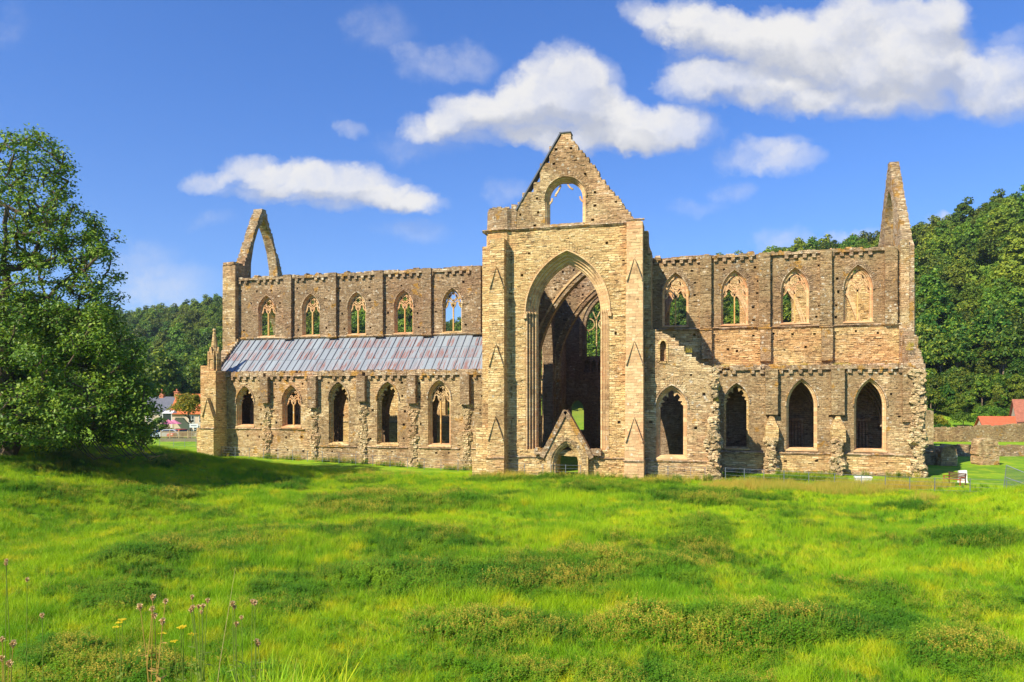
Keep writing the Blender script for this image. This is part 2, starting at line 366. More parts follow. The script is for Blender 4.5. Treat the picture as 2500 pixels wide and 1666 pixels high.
class MB:
    def __init__(s): s.v = []; s.f = []
    def box(s, x0, x1, y0, y1, z0, z1, j=0, rot=None, R=random):
        b = len(s.v); c = Vector(((x0+x1)/2, (y0+y1)/2, (z0+z1)/2))
        for x, y, z in ((x0,y0,z0),(x1,y0,z0),(x1,y1,z0),(x0,y1,z0),(x0,y0,z1),(x1,y0,z1),(x1,y1,z1),(x0,y1,z1)):
            p = Vector((x, y, z))
            if j: p += Vector((R.uniform(-j, j), R.uniform(-j, j), R.uniform(-j, j)))
            if rot is not None: p = c+rot@(p-c)
            s.v.append(p)
        s.f += [tuple(b+i for i in q) for q in ((0,3,2,1),(4,5,6,7),(0,1,5,4),(1,2,6,5),(2,3,7,6),(3,0,4,7))]
    def frustum(s, a, b):
        """a, b: equal-length loops of points; closes the ends"""
        n = len(a); o = len(s.v); s.v += [Vector(p) for p in a]+[Vector(p) for p in b]
        for i in range(n): k = (i+1) % n; s.f.append((o+i, o+k, o+n+k, o+n+i))
        s.f.append(tuple(o+i for i in reversed(range(n)))); s.f.append(tuple(o+n+i for i in range(n)))
    def tube(s, pts, rad, n=6, cap=True):
        pts = [Vector(p) for p in pts]; o = len(s.v); m_ = len(pts)
        for i, p in enumerate(pts):
            t = (pts[min(i+1, m_-1)]-pts[max(i-1, 0)]).normalized()
            a = t.orthogonal().normalized() if i == 0 else (a-t*a.dot(t)).normalized()
            b = t.cross(a); r = rad[i] if isinstance(rad, (list, tuple)) else rad
            for k in range(n): s.v.append(p+(a*math.cos(2*PI*k/n)+b*math.sin(2*PI*k/n))*r)
        for i in range(m_-1):
            for k in range(n):
                q = (k+1) % n; s.f.append((o+i*n+k, o+i*n+q, o+(i+1)*n+q, o+(i+1)*n+k))
        if cap: s.f.append(tuple(o+k for k in reversed(range(n)))); s.f.append(tuple(o+(m_-1)*n+k for k in range(n)))
    def bar(s, pts, w, y0, y1, closed=False, mp=None):
        """flat bar of width w following a line of (a,z) points in a wall plane, from depth y0 to y1"""
        mp = mp or (lambda a, y, z: (a, y, z)); n = len(pts); o = len(s.v)
        for i, (a, z) in enumerate(pts):
            if closed: p0, p1 = pts[i-1], pts[(i+1) % n]
            else: p0, p1 = pts[max(i-1, 0)], pts[min(i+1, n-1)]
            tx, tz = p1[0]-p0[0], p1[1]-p0[1]; l = math.hypot(tx, tz) or 1; nx, nz = -tz/l*w/2, tx/l*w/2
            for (q, y) in ((1, y0), (-1, y0), (-1, y1), (1, y1)): s.v.append(Vector(mp(a+nx*q, y, z+nz*q)))
        for i in range(n if closed else n-1):
            j = (i+1) % n
            for k in range(4): q = (k+1) % 4; s.f.append((o+i*4+k, o+j*4+k, o+j*4+q, o+i*4+q))
        if not closed: s.f.append((o, o+1, o+2, o+3)); e = o+(n-1)*4; s.f.append((e+3, e+2, e+1, e))
    def build(s, name, m, parent=None, smooth=False): return mesh_obj(name, s.v, s.f, m, parent, smooth=smooth)

def arch(cx, a, z0, zs, zt, n=9):
    """outline of a pointed opening: from lower left up and round to lower right"""
    r = zt-zs; R = (a*a+r*r)/(2*a); R = max(R, a*1.0001)
    th = math.asin(min(1, r/R)); L = [(cx-a, z0)]
    for i in range(n+1):
        t = th*i/n; L.append((cx-a+R-R*math.cos(t), zs+R*math.sin(t)))
    Rr = [(2*cx-x, z) for x, z in reversed(L[:-1])]
    return L+Rr
def offarch(cx, a, z0, zs, zt, e, n=9, foot=True): return arch(cx, a+e, z0-(e if foot else 0), zs, zt+e*1.15, n)
def pip(p, poly):
    x, y = p; c = False; n = len(poly); j = n-1
    for i in range(n):
        xi, yi = poly[i]; xj, yj = poly[j]
        if (yi > y) != (yj > y) and x < (xj-xi)*(y-yi)/(yj-yi)+xi: c = not c
        j = i
    return c
def wall(mb, outline, holes, y0, th, mp=None, putlogs=(), stones=2.2, R=None, proud=.05, blind=()):
    """wall slab with openings through it, put-log sockets in its face and stones standing a little proud"""
    mp = mp or (lambda a, y, z: (a, y, z)); R = R or random.Random(5)
    back = [h[1] if isinstance(h[0][0], (tuple, list)) else h for h in holes]; holes = [h[0] if isinstance(h[0][0], (tuple, list)) else h for h in holes]   # (front, wider back) for splayed windows
    sock = []
    for (a, z) in putlogs:
        if pip((a, z), outline) and not any(pip((a+dx, z+dz), h) for h in holes for dx in (-.4, .4) for dz in (-.3, .3)):
            w_, h_ = R.uniform(.10, .15), R.uniform(.09, .14); sock.append([(a-w_, z-h_), (a-w_, z+h_), (a+w_, z+h_*R.uniform(.8, 1.2)), (a+w_, z-h_)])
    for b in blind: sock.append(b)
    def face(loops, y, flip):
        pts = []; ed = []
        for L in loops:
            o = len(pts); pts += [Vector(p) for p in L]; ed += [(o+i, o+(i+1) % len(L)) for i in range(len(L))]
        V, E, Fc, *_ = delaunay_2d_cdt(pts, ed, [], 0, 1e-5)
        o = len(mb.v); mb.v += [Vector(mp(p.x, y, p.y)) for p in V]
        for f in Fc:
            c = sum((V[i] for i in f), Vector((0, 0)))/len(f)
            if pip(c, outline) and not any(pip(c, L) for L in loops[1:]):
                a, b, c_ = V[f[0]], V[f[1]], V[f[2]]; ccw = (b-a).cross(c_-a) > 0
                f = list(f)
                if ccw == flip: f.reverse()
                mb.f.append(tuple(o+i for i in f))
    face([outline]+list(holes)+sock, y0, False); face([outline]+list(back), y0+th, True)
    def side(L, ya, yb, L2=None):
        o = len(mb.v); n = len(L); mb.v += [Vector(mp(p[0], ya, p[1])) for p in L]+[Vector(mp(p[0], yb, p[1])) for p in (L2 or L)]
        for i in range(n): k = (i+1) % n; mb.f.append((o+i, o+k, o+n+k, o+n+i))
        return o+n, n
    side(outline, y0, y0+th)
    for L, L2 in zip(holes, back): side(L, y0, y0+th, L2)
    for L in sock:
        o, n = side(L, y0, y0+min(.5, th*.6)); mb.f.append(tuple(o+i for i in range(n)))
    xs = [p[0] for p in outline]; zs = [p[1] for p in outline]
    area = (max(xs)-min(xs))*(max(zs)-min(zs))
    for _ in range(int(area*stones)):
        a = R.uniform(min(xs), max(xs)); z = R.uniform(min(zs), max(zs)); z = round(z/.19)*.19
        w_ = R.uniform(.12, .36); h_ = R.uniform(.05, .10); pr = R.uniform(.25, 1)**2*proud
        if all(pip((a+dx, z+dz), outline) and not any(pip((a+dx, z+dz), L) for L in list(holes)+sock) for dx in (-w_-.05, w_+.05, 0) for dz in (-h_, h_)):
            o = len(mb.v); c4 = [(a-w_, z-h_), (a+w_, z-h_+R.uniform(-.02, .02)), (a+w_*R.uniform(.8, 1), z+h_), (a-w_, z+h_*R.uniform(.7, 1))]
            mb.v += [Vector(mp(p[0], y0+.01, p[1])) for p in c4]+[Vector(mp(p[0], y0-pr*R.uniform(.5, 1), p[1])) for p in c4]
            mb.f += [(o+4, o+5, o+6, o+7)]+[(o+i, o+(i+1) % 4, o+4+(i+1) % 4, o+4+i) for i in range(4)]
def rag(p, q, R, up=.14, step=.5):
    """ragged broken-off edge of courses from p to q (steps of stones)"""
    p = Vector(p); q = Vector(q); L = (q-p).length; n = max(1, int(L/step)); out = [tuple(p)]
    d = (q-p)/n; prev = p.copy()
    for i in range(1, n):
        t = p+d*(i+R.uniform(-.3, .3)); nn = Vector((-d.y, d.x)).normalized()*R.uniform(-up, up)
        if abs(d.x) > abs(d.y)*2: out.append((t.x, prev.y)); prev = Vector((t.x, (t+nn).y)); out.append(tuple(prev))
        else:
            out.append((prev.x, (t+nn).y) if R.random() < .5 else ((t+nn).x, prev.y)); prev = t+nn; out.append(tuple(prev))
    out.append(tuple(q)); return out
def loft(mb, rings, mp=None):
    """rings: list of (loop of (a,z), y); joins them into a moulded surface"""
    mp = mp or (lambda a, y, z: (a, y, z)); n = len(rings[0][0])
    o = len(mb.v)
    for L, y in rings: mb.v += [Vector(mp(p[0], y, p[1])) for p in L]
    for r in range(len(rings)-1):
        for i in range(n-1): mb.f.append((o+r*n+i, o+r*n+i+1, o+(r+1)*n+i+1, o+(r+1)*n+i))
def rubble(mb, x, w0, z0, z1, y0, y1, R, dens=26, sz=(.12, .30)):
    """heap of rough core stones in a strip of wall"""
    n = int(w0*(z1-z0)*dens)
    for _ in range(n):
        z = R.uniform(z0, z1); k = .75+.35*math.sin(z*2.1+x); a = x+R.uniform(-w0/2, w0/2)*k; y = R.uniform(y0, y1)
        s = R.uniform(*sz); r = Matrix.Rotation(R.uniform(-.5, .5), 3, 'Y')@Matrix.Rotation(R.uniform(-.4, .4), 3, 'X')@Matrix.Rotation(R.uniform(-.6, .6), 3, 'Z')
        mb.box(a-s, a+s*R.uniform(.5, 1), y-s*.7, y+s*.7, z-s*R.uniform(.4, .7), z+s*.5, j=s*.22, rot=r, R=R)
# ------------------------------------------------------------------ the abbey: one building, its walls, windows and buttresses as parts
ab = thing('abbey', 'roofless Gothic abbey church of golden and brown stone standing across the meadow', 'abbey', (-12, 74, 0))
def P_(name, mb, m, label=None, par=None):
    o = mesh_obj(name, [v-Vector((-12, 74, 0)) for v in mb.v], mb.f, M[m], par or ab)
    if label: o['label'] = label
    return o
XP = lambda a, y, z: (y, a, z)
def putl(x0, x1, z0, z1, dx, dz, R, j=.35):
    out = []; z = z0
    while z < z1:
        x = x0+R.uniform(0, dx*.4)
        while x < x1:
            if R.random() < .85: out.append((x+R.uniform(-j, j), z+R.uniform(-.12, .12)))
            x += dx
        z += dz
    return out
PROF = [(.21, 0), (.20, .10), (.145, .10), (.14, .20), (.12, .26), (.075, .27), (.07, .30), (.02, .31), (0, .35)]
def moulding(cx, a, z0, zs, zt, y0, th, prof=PROF, n=10, mp=None, sc_=1., splay=.6):
    mb = MB(); rings = [(offarch(cx, a, z0, zs, zt, e*sc_, n), y0+y*sc_+.004) for e, y in prof]
    rings.append((offarch(cx, a, z0, zs, zt, 0, n), y0+.35*sc_+.14)); rings.append((offarch(cx, a, z0, zs, zt, splay-.02, n), y0+th+.004))
    loft(mb, rings, mp); f = []
    # sill
    x0, x1 = cx-a-.22*sc_, cx+a+.22*sc_
    o = len(mb.v)
    q = mp or (lambda a_, y, z: (a_, y, z))
    for (x, y, z) in ((x0-.06, y0-.10, z0-.26*sc_), (x1+.06, y0-.10, z0-.26*sc_), (x1+.06, y0-.10, z0-.16*sc_), (x0-.06, y0-.10, z0-.16*sc_), (x1-.2*sc_, y0+.55, z0+.004), (x0+.2*sc_, y0+.55, z0+.004), (x1-.2*sc_, y0+th-.02, z0+.004), (x0+.2*sc_, y0+th-.02, z0+.004)): mb.v.append(Vector(q(x, y, z)))
    mb.f += [(o, o+1, o+2, o+3), (o+3, o+2, o+4, o+5), (o+5, o+4, o+6, o+7)]
    return mb
def hood(cx, a, zs, zt, y0, e, w=.13, pr=.12, mp=None):
    mb = MB(); L = arch(cx, a+e, zs-.05, zs, zt+e*1.15, 12); mb.bar(L, w, y0-pr, y0+.02, mp=mp); return mb
def voussoirs(cx, a, zs, zt, y0, e0, e1, R, n=17, mp=None):
    mb = MB(); q = mp or (lambda a_, y, z: (a_, y, z))
    I = arch(cx, a+e0, zs, zs, zt+e0*1.15, n)[1:-1]; O = arch(cx, a+e1, zs, zs, zt+e1*1.15, n)[1:-1]
    for i in range(len(I)-1):
        t = R.uniform(.55, 1.1); pr = R.uniform(.015, .06); g = .07
        a0, a1 = Vector(I[i]), Vector(I[i+1]); b0, b1 = Vector(O[i]), Vector(O[i+1])
        p = [a0.lerp(a1, g), a0.lerp(a1, 1-g), a1.lerp(a1+(b1-a1)*t, 1).lerp(a0+(b0-a0)*t, g), (a0+(b0-a0)*t).lerp(a1+(b1-a1)*t, g)]
        o = len(mb.v); mb.v += [Vector(q(v.x, y0+.01, v.y)) for v in p]+[Vector(q(v.x, y0-pr, v.y)) for v in p]
        mb.f += [(o+4, o+5, o+6, o+7)]+[(o+k, o+(k+1) % 4, o+4+(k+1) % 4, o+4+k) for k in range(4)]
    return mb
def ring(cx, cz, r, n=20): return [(cx+r*math.cos(2*PI*i/n), cz+r*math.sin(2*PI*i/n)) for i in range(n)]
def two_light(cx, a, z0, zs, zt, y, foils=6, broken=0, w=.12, mp=None):
    """bar tracery: a foiled circle over two cusped lights"""
    mb = MB(); y1 = y+.17; rise = zt-zs
    h = a/2-.03; sa = zs-.35; st = zs+rise*.28
    rc = a*.44; cz = zt-rise*.43
    for s in (-1, 1):
        L = arch(cx+s*a/2, h, sa, sa, st, 6)[1:-1]
        if not (broken and s == broken): mb.bar(L, w, y, y1, mp=mp)
        # cusps of the light
        for q in (-1, 1):
            px = cx+s*a/2+q*h*.95
            if not (broken and s == broken): mb.bar([(px, sa+.05), (px-q*h*.42, sa+.28), (px-q*h*.55, sa+.55)], w*.85, y, y1, mp=mp)
        # plate between the light's head and the circle
        mb.bar([(cx+s*a*.98, zs-.1), (cx+s*a*.80, st-.12), (cx+s*a*.62, st+.18), (cx+s*rc*.95, cz+rc*.1)], w*1.1, y, y1, mp=mp)
        mb.bar([(cx+s*a*.78, zs+rise*.42), (cx+s*rc*.9, cz+rc*.42)], w*1.5, y, y1, mp=mp)
    mb.bar(ring(cx, cz, rc), w*1.25, y, y1, closed=True, mp=mp)
    mb.bar([(cx, st-.15), (cx, cz-rc)], w*2.2, y, y1, mp=mp)
    mb.bar([(cx, cz+rc), (cx, zt-.04)], w*2.2, y, y1, mp=mp)
    for k in range(foils):
        t = 2*PI*(k+.5)/foils; c, s_ = math.cos(t), math.sin(t)
        mb.bar([(cx+c*rc*1.0, cz+s_*rc), (cx+c*rc*.55, cz+s_*rc*.55)], w*(.95 if foils > 4 else 1.3), y, y1, mp=mp)
    mu = MB(); b = .5*w
    mu.bar([(cx, z0), (cx, sa+.15)], w*.95, y-.03, y1+.03, mp=mp)
    mb.bar([(cx, sa+.1), (cx-a*.12, st-.1)], w, y, y1, mp=mp); mb.bar([(cx, sa+.1), (cx+a*.12, st-.1)], w, y, y1, mp=mp)
    return mb, mu
def cusps(cx, a, zs, zt, y, mp=None, w=.26):
    mb = MB(); L = arch(cx, a, zs, zs, zt, 10)[1:-1]; y1 = y+.22
    for t, ln in ((.18, .34), (.36, .42), (.64, .42), (.82, .34), (.06, .2), (.94, .2)):
        i = int(t*(len(L)-1)); p = Vector(L[i]); c = Vector((cx, zs+(zt-zs)*.25)); d = (c-p).normalized(); n_ = Vector((-d.y, d.x))
        pts = [tuple(p-d*.05+n_*w*.8), tuple(p+d*ln*a*.8+n_*w*.12), tuple(p+d*ln*a*.8-n_*w*.12), tuple(p-d*.05-n_*w*.8)]
        o = len(mb.v); q = mp or (lambda a_, yy, z: (a_, yy, z))
        mb.v += [Vector(q(v[0], y, v[1])) for v in pts]+[Vector(q(v[0], y1, v[1])) for v in pts]
        mb.f += [(o, o+1, o+2, o+3), (o+7, o+6, o+5, o+4)]+[(o+k, o+(k+1) % 4, o+4+(k+1) % 4, o+4+k) for k in range(4)]
    return mb
def window(cx, a, z0, zs, zt, y0, th, m='pink', style='two', label=None, mp=None, foils=6, broken=0, sc_=1., vous=None, R=random.Random(1), hd=True, splay=.62):
    wd = P_('window', moulding(cx, a, z0, zs, zt, y0, th, mp=mp, sc_=sc_, splay=splay), m, label)
    if hd: P_('hood_mould', hood(cx, a, zs, zt, y0, .28*sc_, w=.11, mp=mp), 'cap', par=wd)
    if vous: P_('arch_stones', voussoirs(cx, a, zs, zt, y0, .36*sc_, .36*sc_+.55, R, mp=mp), vous, par=wd)
    yy = y0+.32*sc_
    if style == 'two':
        tr, mu = two_light(cx, a, z0, zs, zt, yy, foils, broken, mp=mp)
        P_('tracery', tr, m, par=wd); P_('mullion', mu, 'ochre', par=wd)
    elif style == 'cusp': P_('cusps', cusps(cx, a, zs, zt, yy, mp=mp), m, par=wd)
    return (offarch(cx, a, z0, zs, zt, .215*sc_, 10), offarch(cx, a, z0, zs, zt, splay, 10))
def string(name, x0, x1, z, y0, m='cap', pr=.14, h=.16, breaks=(), mp=None, R=random.Random(3)):
    if breaks:
        e = x0
        for b0, b1 in sorted(breaks)+[(x1, x1)]:
            if b0-e > .3: string(name, e, min(b0, x1), z, y0, m, pr, h, (), mp, R)
            e = b1
        return
    mb = MB(); x = x0; q = mp or (lambda a_, y, z_: (a_, y, z_))
    while x < x1-.01:
        e = min(x1, x+R.uniform(.7, 1.6))
        if 1:
            dz = R.uniform(-.02, .02); p_ = pr*R.uniform(.8, 1.1); o = len(mb.v)
            for xx in (x+.01, e-.01):
                for (y, zz) in ((y0+.02, z-h+dz), (y0-p_*.35, z-h+dz), (y0-p_, z-h*.25+dz), (y0-p_*.9, z+dz), (y0+.02, z+h*.35+dz)): mb.v.append(Vector(q(xx, y, zz)))
            for k in range(5): mb.f.append((o+k, o+5+k, o+5+(k+1) % 5, o+(k+1) % 5))
            mb.f += [(o+4, o+3, o+2, o+1, o), (o+5, o+6, o+7, o+8, o+9)]
        x = e
    return P_(name, mb, m)
def corbels(x0, x1, z, y0, R, skip=(), m='cap', top=.3, rough=.13, pr=.26, miss=.06):
    """parapet course carried on a row of corbels, ragged on top"""
    mb = MB(); x = x0
    while x < x1:
        if R.random() > miss and not any(b0 < x+.2 < b1 for b0, b1 in skip): mb.box(x+.0, x+.34, y0-pr*.9, y0+.02, z-.36, z-.0, j=.02, R=R)
        x += .86
    x = x0
    while x < x1:
        e = x+R.uniform(.3, .9); h = top+R.uniform(-.09, rough)
        if R.random() > .05: mb.box(x+.01, min(e, x1), y0-pr-R.uniform(-.04, .03), y0+.8, z+.004, z+h, j=.03, R=R)
        if R.random() < .35: mb.box(x+.1, min(e, x1)-.08, y0-.05, y0+.6, z+h-.02, z+h+R.uniform(.06, .2), j=.04, R=R)
        x = e
    return P_('corbelled_parapet', mb, m)
def buttress(name, x0, x1, stages, yb, m='gold', mp=None, label=None, gab=True, R=random.Random(8)):
    """stages: (z0, z1, front y); every stage ends in a small gablet against the next"""
    mb = MB(); q = mp or (lambda a_, y, z_: (a_, y, z_))
    for i, (z0, z1, yf) in enumerate(stages):
        w_ = (x0+x1)/2; k = .04*(len(stages)-i-1)
        xx0, xx1 = x0-k, x1+k
        a = [q(xx0, yf, z0), q(xx1, yf, z0), q(xx1, yb, z0), q(xx0, yb, z0)]; b = [q(xx0, yf, z1), q(xx1, yf, z1), q(xx1, yb, z1), q(xx0, yb, z1)]
        mb.frustum(a, b)
        if gab and 0 < i < len(stages)-1:
            g = (xx1-xx0)*.42; hh = g*2.9; yu = stages[i+1][2]
            A = [q(w_-g, yf-.006, z1-.05), q(w_+g, yf-.006, z1-.05), q(w_, yf-.12, z1+hh)]; B = [q(w_-g, yu+.01, z1-.05), q(w_+g, yu+.01, z1-.05), q(w_, yu+.01, z1+hh)]
            o = len(mb.v); mb.v += [Vector(p) for p in A+B]; mb.f += [(o, o+1, o+2), (o+3, o, o+2, o+5), (o+1, o+4, o+5, o+2), (o, o+3, o+4, o+1)]
            # raised edge of the gablet
            mb.bar([(w_-g-.05, z1-.1), (w_, z1+hh+.06), (w_+g+.05, z1-.1)], .10, yf-.17, yu+.0, mp=mp)
            # weathering slope each side
            o = len(mb.v); mb.v += [Vector(p) for p in (q(xx0, yf, z1), q(xx1, yf, z1), q(x1, yu+.02, z1+.35), q(x0, yu+.02, z1+.35))]; mb.f.append((o, o+1, o+2, o+3))
    for _ in range(int((x1-x0)*sum(s[1]-s[0] for s in stages)*2.5)):
        s = R.choice(stages); w_ = R.uniform(.1, .3); a = R.uniform(x0+w_, x1-w_); z = round(R.uniform(s[0]+.2, s[1]-.2)/.3)*.3; pr = R.uniform(.01, .035)
        o = len(mb.v); c4 = [(a-w_, z-.1), (a+w_, z-.1), (a+w_, z+.1), (a-w_, z+.1)]
        mb.v += [Vector(q(p[0], s[2]+.01, p[1])) for p in c4]+[Vector(q(p[0], s[2]-pr, p[1])) for p in c4]
        mb.f += [(o+4, o+5, o+6, o+7)]+[(o+i, o+(i+1) % 4, o+4+(i+1) % 4, o+4+i) for i in range(4)]
    return P_(name, mb, m, label)
def pilaster(x, w_, z0, z1, y0, pr, R, m, drop=0):
    mb = MB(); z = z0
    while z < z1-.01:
        e = min(z1, z+R.uniform(.28, .5)); j = R.uniform(-.02, .02)
        mb.box(x-w_/2+j, x+w_/2+R.uniform(-.02, .02), y0-pr+R.uniform(-.02, .02), y0+.02, z+.004, e, j=.012, R=R); z = e
    return P_('pilaster', mb, m)
R = random.Random(11)
# ---- nave: south clerestory
NX = [-51.1, -45.15, -39.2, -33.3, -27.4]
holes = []
for i, x in enumerate(NX): holes.append(window(x, .95, 14.8, 17.75, 19.35, 79, 1.1, m='rose' if i < 4 else 'gold', label='pointed window of two lights under a foiled circle', foils=6, vous='brown', R=R))
top = rag((-56.3, 21.75), (-18.8, 22.0), R, .1, .8)
mb = MB(); wall(mb, [(-56.3, 14.1)]+top+[(-18.8, 14.1)], holes, 79, 1.1, putlogs=putl(-55, -20, 15.4, 21.2, 1.9, 1.6, R, .3), R=R, stones=3.)
P_('clerestory_wall', mb, 'brown')
for x in (-48.1, -42.2, -36.25, -30.35, -24.45): pilaster(x, 1.05, 14.2, 21.95, 79, .42, R, 'brown')
pilaster(-19.9, 1.0, 14.2, 22, 79, .42, R, 'brown')
string('string_course', -55.3, -18.9, 14.5, 79, breaks=[(x-.55, x+.55) for x in (-48.1, -42.2, -36.25, -30.35, -24.45)], R=R, pr=.2, h=.2)
for x in (-48.1, -42.2, -36.25, -30.35, -24.45, -19.9): string('string_course', x-.66, x+.66, 14.42, 78.56, R=R, pr=.16)
corbels(-54.9, -19, 21.5, 79, R, skip=[(x-.7, x+.5) for x in (-48.1, -42.2, -36.25, -30.35, -24.45)], m='cap', top=.34)
# corner turret of the west front
mb = MB(); mb.box(-56.75, -55.0, 78.35, 80.2, 9.9, 23.4, j=.03, R=R)
for k in range(7): mb.box(-56.8+R.uniform(0, .9), -55.6+R.uniform(0, .5), 78.3, 80.1, 23.38+k*.02, 23.5+R.uniform(.0, .3), j=.05, R=R)
P_('corner_turret', mb, 'tan')
# south arcade under it
mb = MB(); ah = [arch(x, 2.35, -.6, 5.0, 9.4, 9) for x in [-51.1+5.93*k for k in range(6)]]
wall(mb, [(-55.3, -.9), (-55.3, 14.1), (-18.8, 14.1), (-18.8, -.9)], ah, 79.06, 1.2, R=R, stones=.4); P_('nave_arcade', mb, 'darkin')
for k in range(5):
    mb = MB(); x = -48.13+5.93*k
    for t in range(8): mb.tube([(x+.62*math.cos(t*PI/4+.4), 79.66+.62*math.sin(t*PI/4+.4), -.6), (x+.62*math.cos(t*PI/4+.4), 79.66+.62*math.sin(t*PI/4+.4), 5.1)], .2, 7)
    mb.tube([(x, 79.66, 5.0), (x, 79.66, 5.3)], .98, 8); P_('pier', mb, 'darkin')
# ---- nave: south aisle wall
AX = [(-50.8, .84, 4.15, 6.6, 8.2, 'cusp', 'pink'), (-44.85, .88, 4.15, 6.7, 8.25, 'two', 'rose'), (-39.0, .92, 2.3, 7.0, 8.6, 'cusp', 'gold'), (-33.15, .95, 2.3, 7.0, 8.6, 'cusp', 'gold'), (-27.2, .98, 2.3, 7.1, 8.75, 'two', 'pink')]
holes = [window(x, a, z0, zs, zt, 74.2, 1.1, m=mm, style=st, foils=4 if i == 1 else 6, label='pointed aisle window with its tracery whole' if st == 'two' else 'pointed aisle window with only cusps left', R=R, sc_=1.35) for i, (x, a, z0, zs, zt, st, mm) in enumerate(AX)]
mb = MB(); wall(mb, [(-55.2, -1.2), (-55.2, 9.62), (-19.5, 9.62), (-19.5, -1.2)], holes, 74.2, 1.1, putlogs=putl(-54.5, -20, 1.3, 9, 1.75, 1.5, R, .3), R=R, stones=3.)
P_('aisle_wall', mb, 'tan')
string('string_course', -54.2, -43.2, 3.72, 74.2, R=R, pr=.16, breaks=[(-48.7, -47.4)]); string('string_course', -42.0, -19.9, 1.85, 74.2, R=R, pr=.16, breaks=[(-36.8, -35.5), (-30.8, -29.5), (-24.9, -23.6)])
for (x, zb) in ((-48.0, 6.6), (-42.0, 6.1), (-36.1, 6.8), (-30.2, 6.6), (-24.2, 6.5)):
    pilaster(x, 1.0, zb, 9.6, 74.2, .62, R, 'brown')
    mb = MB(); zb0 = .3 if x < -40 else -.5
    rubble(mb, x+.12, .78, zb0+R.uniform(0, .5), zb+.1, 74.14, 74.3, R, 46); P_('broken_buttress', mb, 'rubble')
corbels(-54.3, -19.8, 9.62, 74.2, R, skip=[(x-.7, x+.5) for x in (-48, -42, -36.1, -30.2, -24.2)], top=.42, miss=.12)
mb = MB()
for k in range(230):
    x = R.uniform(-55, -19.8); mb.box(x, x+R.uniform(.2, .6), 74.08+R.uniform(0, .1), 74.7, 10.0, 10.12+R.uniform(0, .18), j=.04, R=R)
P_('parapet_coping', mb, 'cap')
# ---- lead roof over the aisle
mb = MB(); a_, b_ = (74.55, 10.22), (79.02, 14.25)
mb.frustum([(-54.75, a_[0], a_[1]-.12), (-18.9, a_[0], a_[1]-.12), (-18.9, b_[0], b_[1]-.12), (-54.75, b_[0], b_[1]-.12)], [(-54.75, a_[0], a_[1]), (-18.9, a_[0], a_[1]), (-18.9, b_[0], b_[1]), (-54.75, b_[0], b_[1])])
lead = P_('lead_roof', mb, 'lead', 'grey lead roof streaked with red between its rolls')
mb = MB(); x = -54.3
while x < -19: mb.tube([(x, a_[0], a_[1]+.03), (x, b_[0]-.05, b_[1]+.03)], .055, 5); x += .84
P_('roll', mb, 'lead_roll', par=lead)
mb = MB()
for k in (1, 2):
    t = k/3; y_, z_ = a_[0]+(b_[0]-a_[0])*t, a_[1]+(b_[1]-a_[1])*t; mb.box(-54.7, -18.95, y_-.02, y_+.03, z_+.004, z_+.035)
P_('lap', mb, 'lead', par=lead)
# sloping coping at the roof's west end
mb = MB()
for k in range(16):
    t = k/16; y_, z_ = 74.1+5.0*t, 9.95+4.5*t; mb.box(-55.7, -54.72, y_, y_+.36, z_-.5, z_+.42+R.uniform(0, .12), j=.05, R=R)
P_('gable_coping', mb, 'cap')
# ---- pinnacle buttress at the south-west corner
bx = (-54.72, -53.22)
P_0 = buttress('pinnacle_buttress', -54.72, -53.22, [(-.6, 3.75, 71.7), (3.75, 5.2, 71.85), (5.2, 10.3, 72.2)], 74.3, 'gold', label='corner buttress carrying a slender stone spirelet')
string('string_course', -54.9, -53.05, 3.8, 71.7, R=R)
mb = MB(); mb.box(-56.0, -54.65, 72.6, 75.2, -.6, 3.8, j=.01, R=R); mb.box(-55.75, -54.65, 72.9, 75.2, 3.79, 10.9, j=.01, R=R); P_('west_buttress', mb, 'gold')
mb = MB(); cx, cy = -53.95, 72.95
def oct_(cx, cy, r, z, n=8, ph=PI/8): return [(cx+r*math.cos(2*PI*k/n+ph), cy+r*math.sin(2*PI*k/n+ph), z) for k in range(n)]
mb.frustum(oct_(cx, cy, .62, 10.3), oct_(cx, cy, .52, 12.0)); mb.frustum(oct_(cx, cy, .48, 12.0), oct_(cx, cy, .13, 14.9)); mb.frustum(oct_(cx, cy, .2, 14.85), oct_(cx, cy, .16, 15.1))
for k in range(4):
    t = k*PI/2-PI/2; ux, uy = math.cos(t), math.sin(t); vx, vy = -uy, ux
    b = [(cx+ux*.60+vx*s*.3, cy+uy*.60+vy*s*.3, z) for s, z in ((-1, 11.6), (1, 11.6), (0, 13.0))]; c_ = [(cx+ux*.2+vx*s*.3, cy+uy*.2+vy*s*.3, z) for s, z in ((-1, 11.6), (1, 11.6), (0, 13.0))]
    mb.frustum(b, c_)
    for s in (-1, 1): mb.box(cx+ux*.55+vx*s*.33-.06, cx+ux*.55+vx*s*.33+.06, cy+uy*.55+vy*s*.33-.06, cy+uy*.55+vy*s*.33+.06, 10.3, 12.5)
P_('spirelet', mb, 'gold')
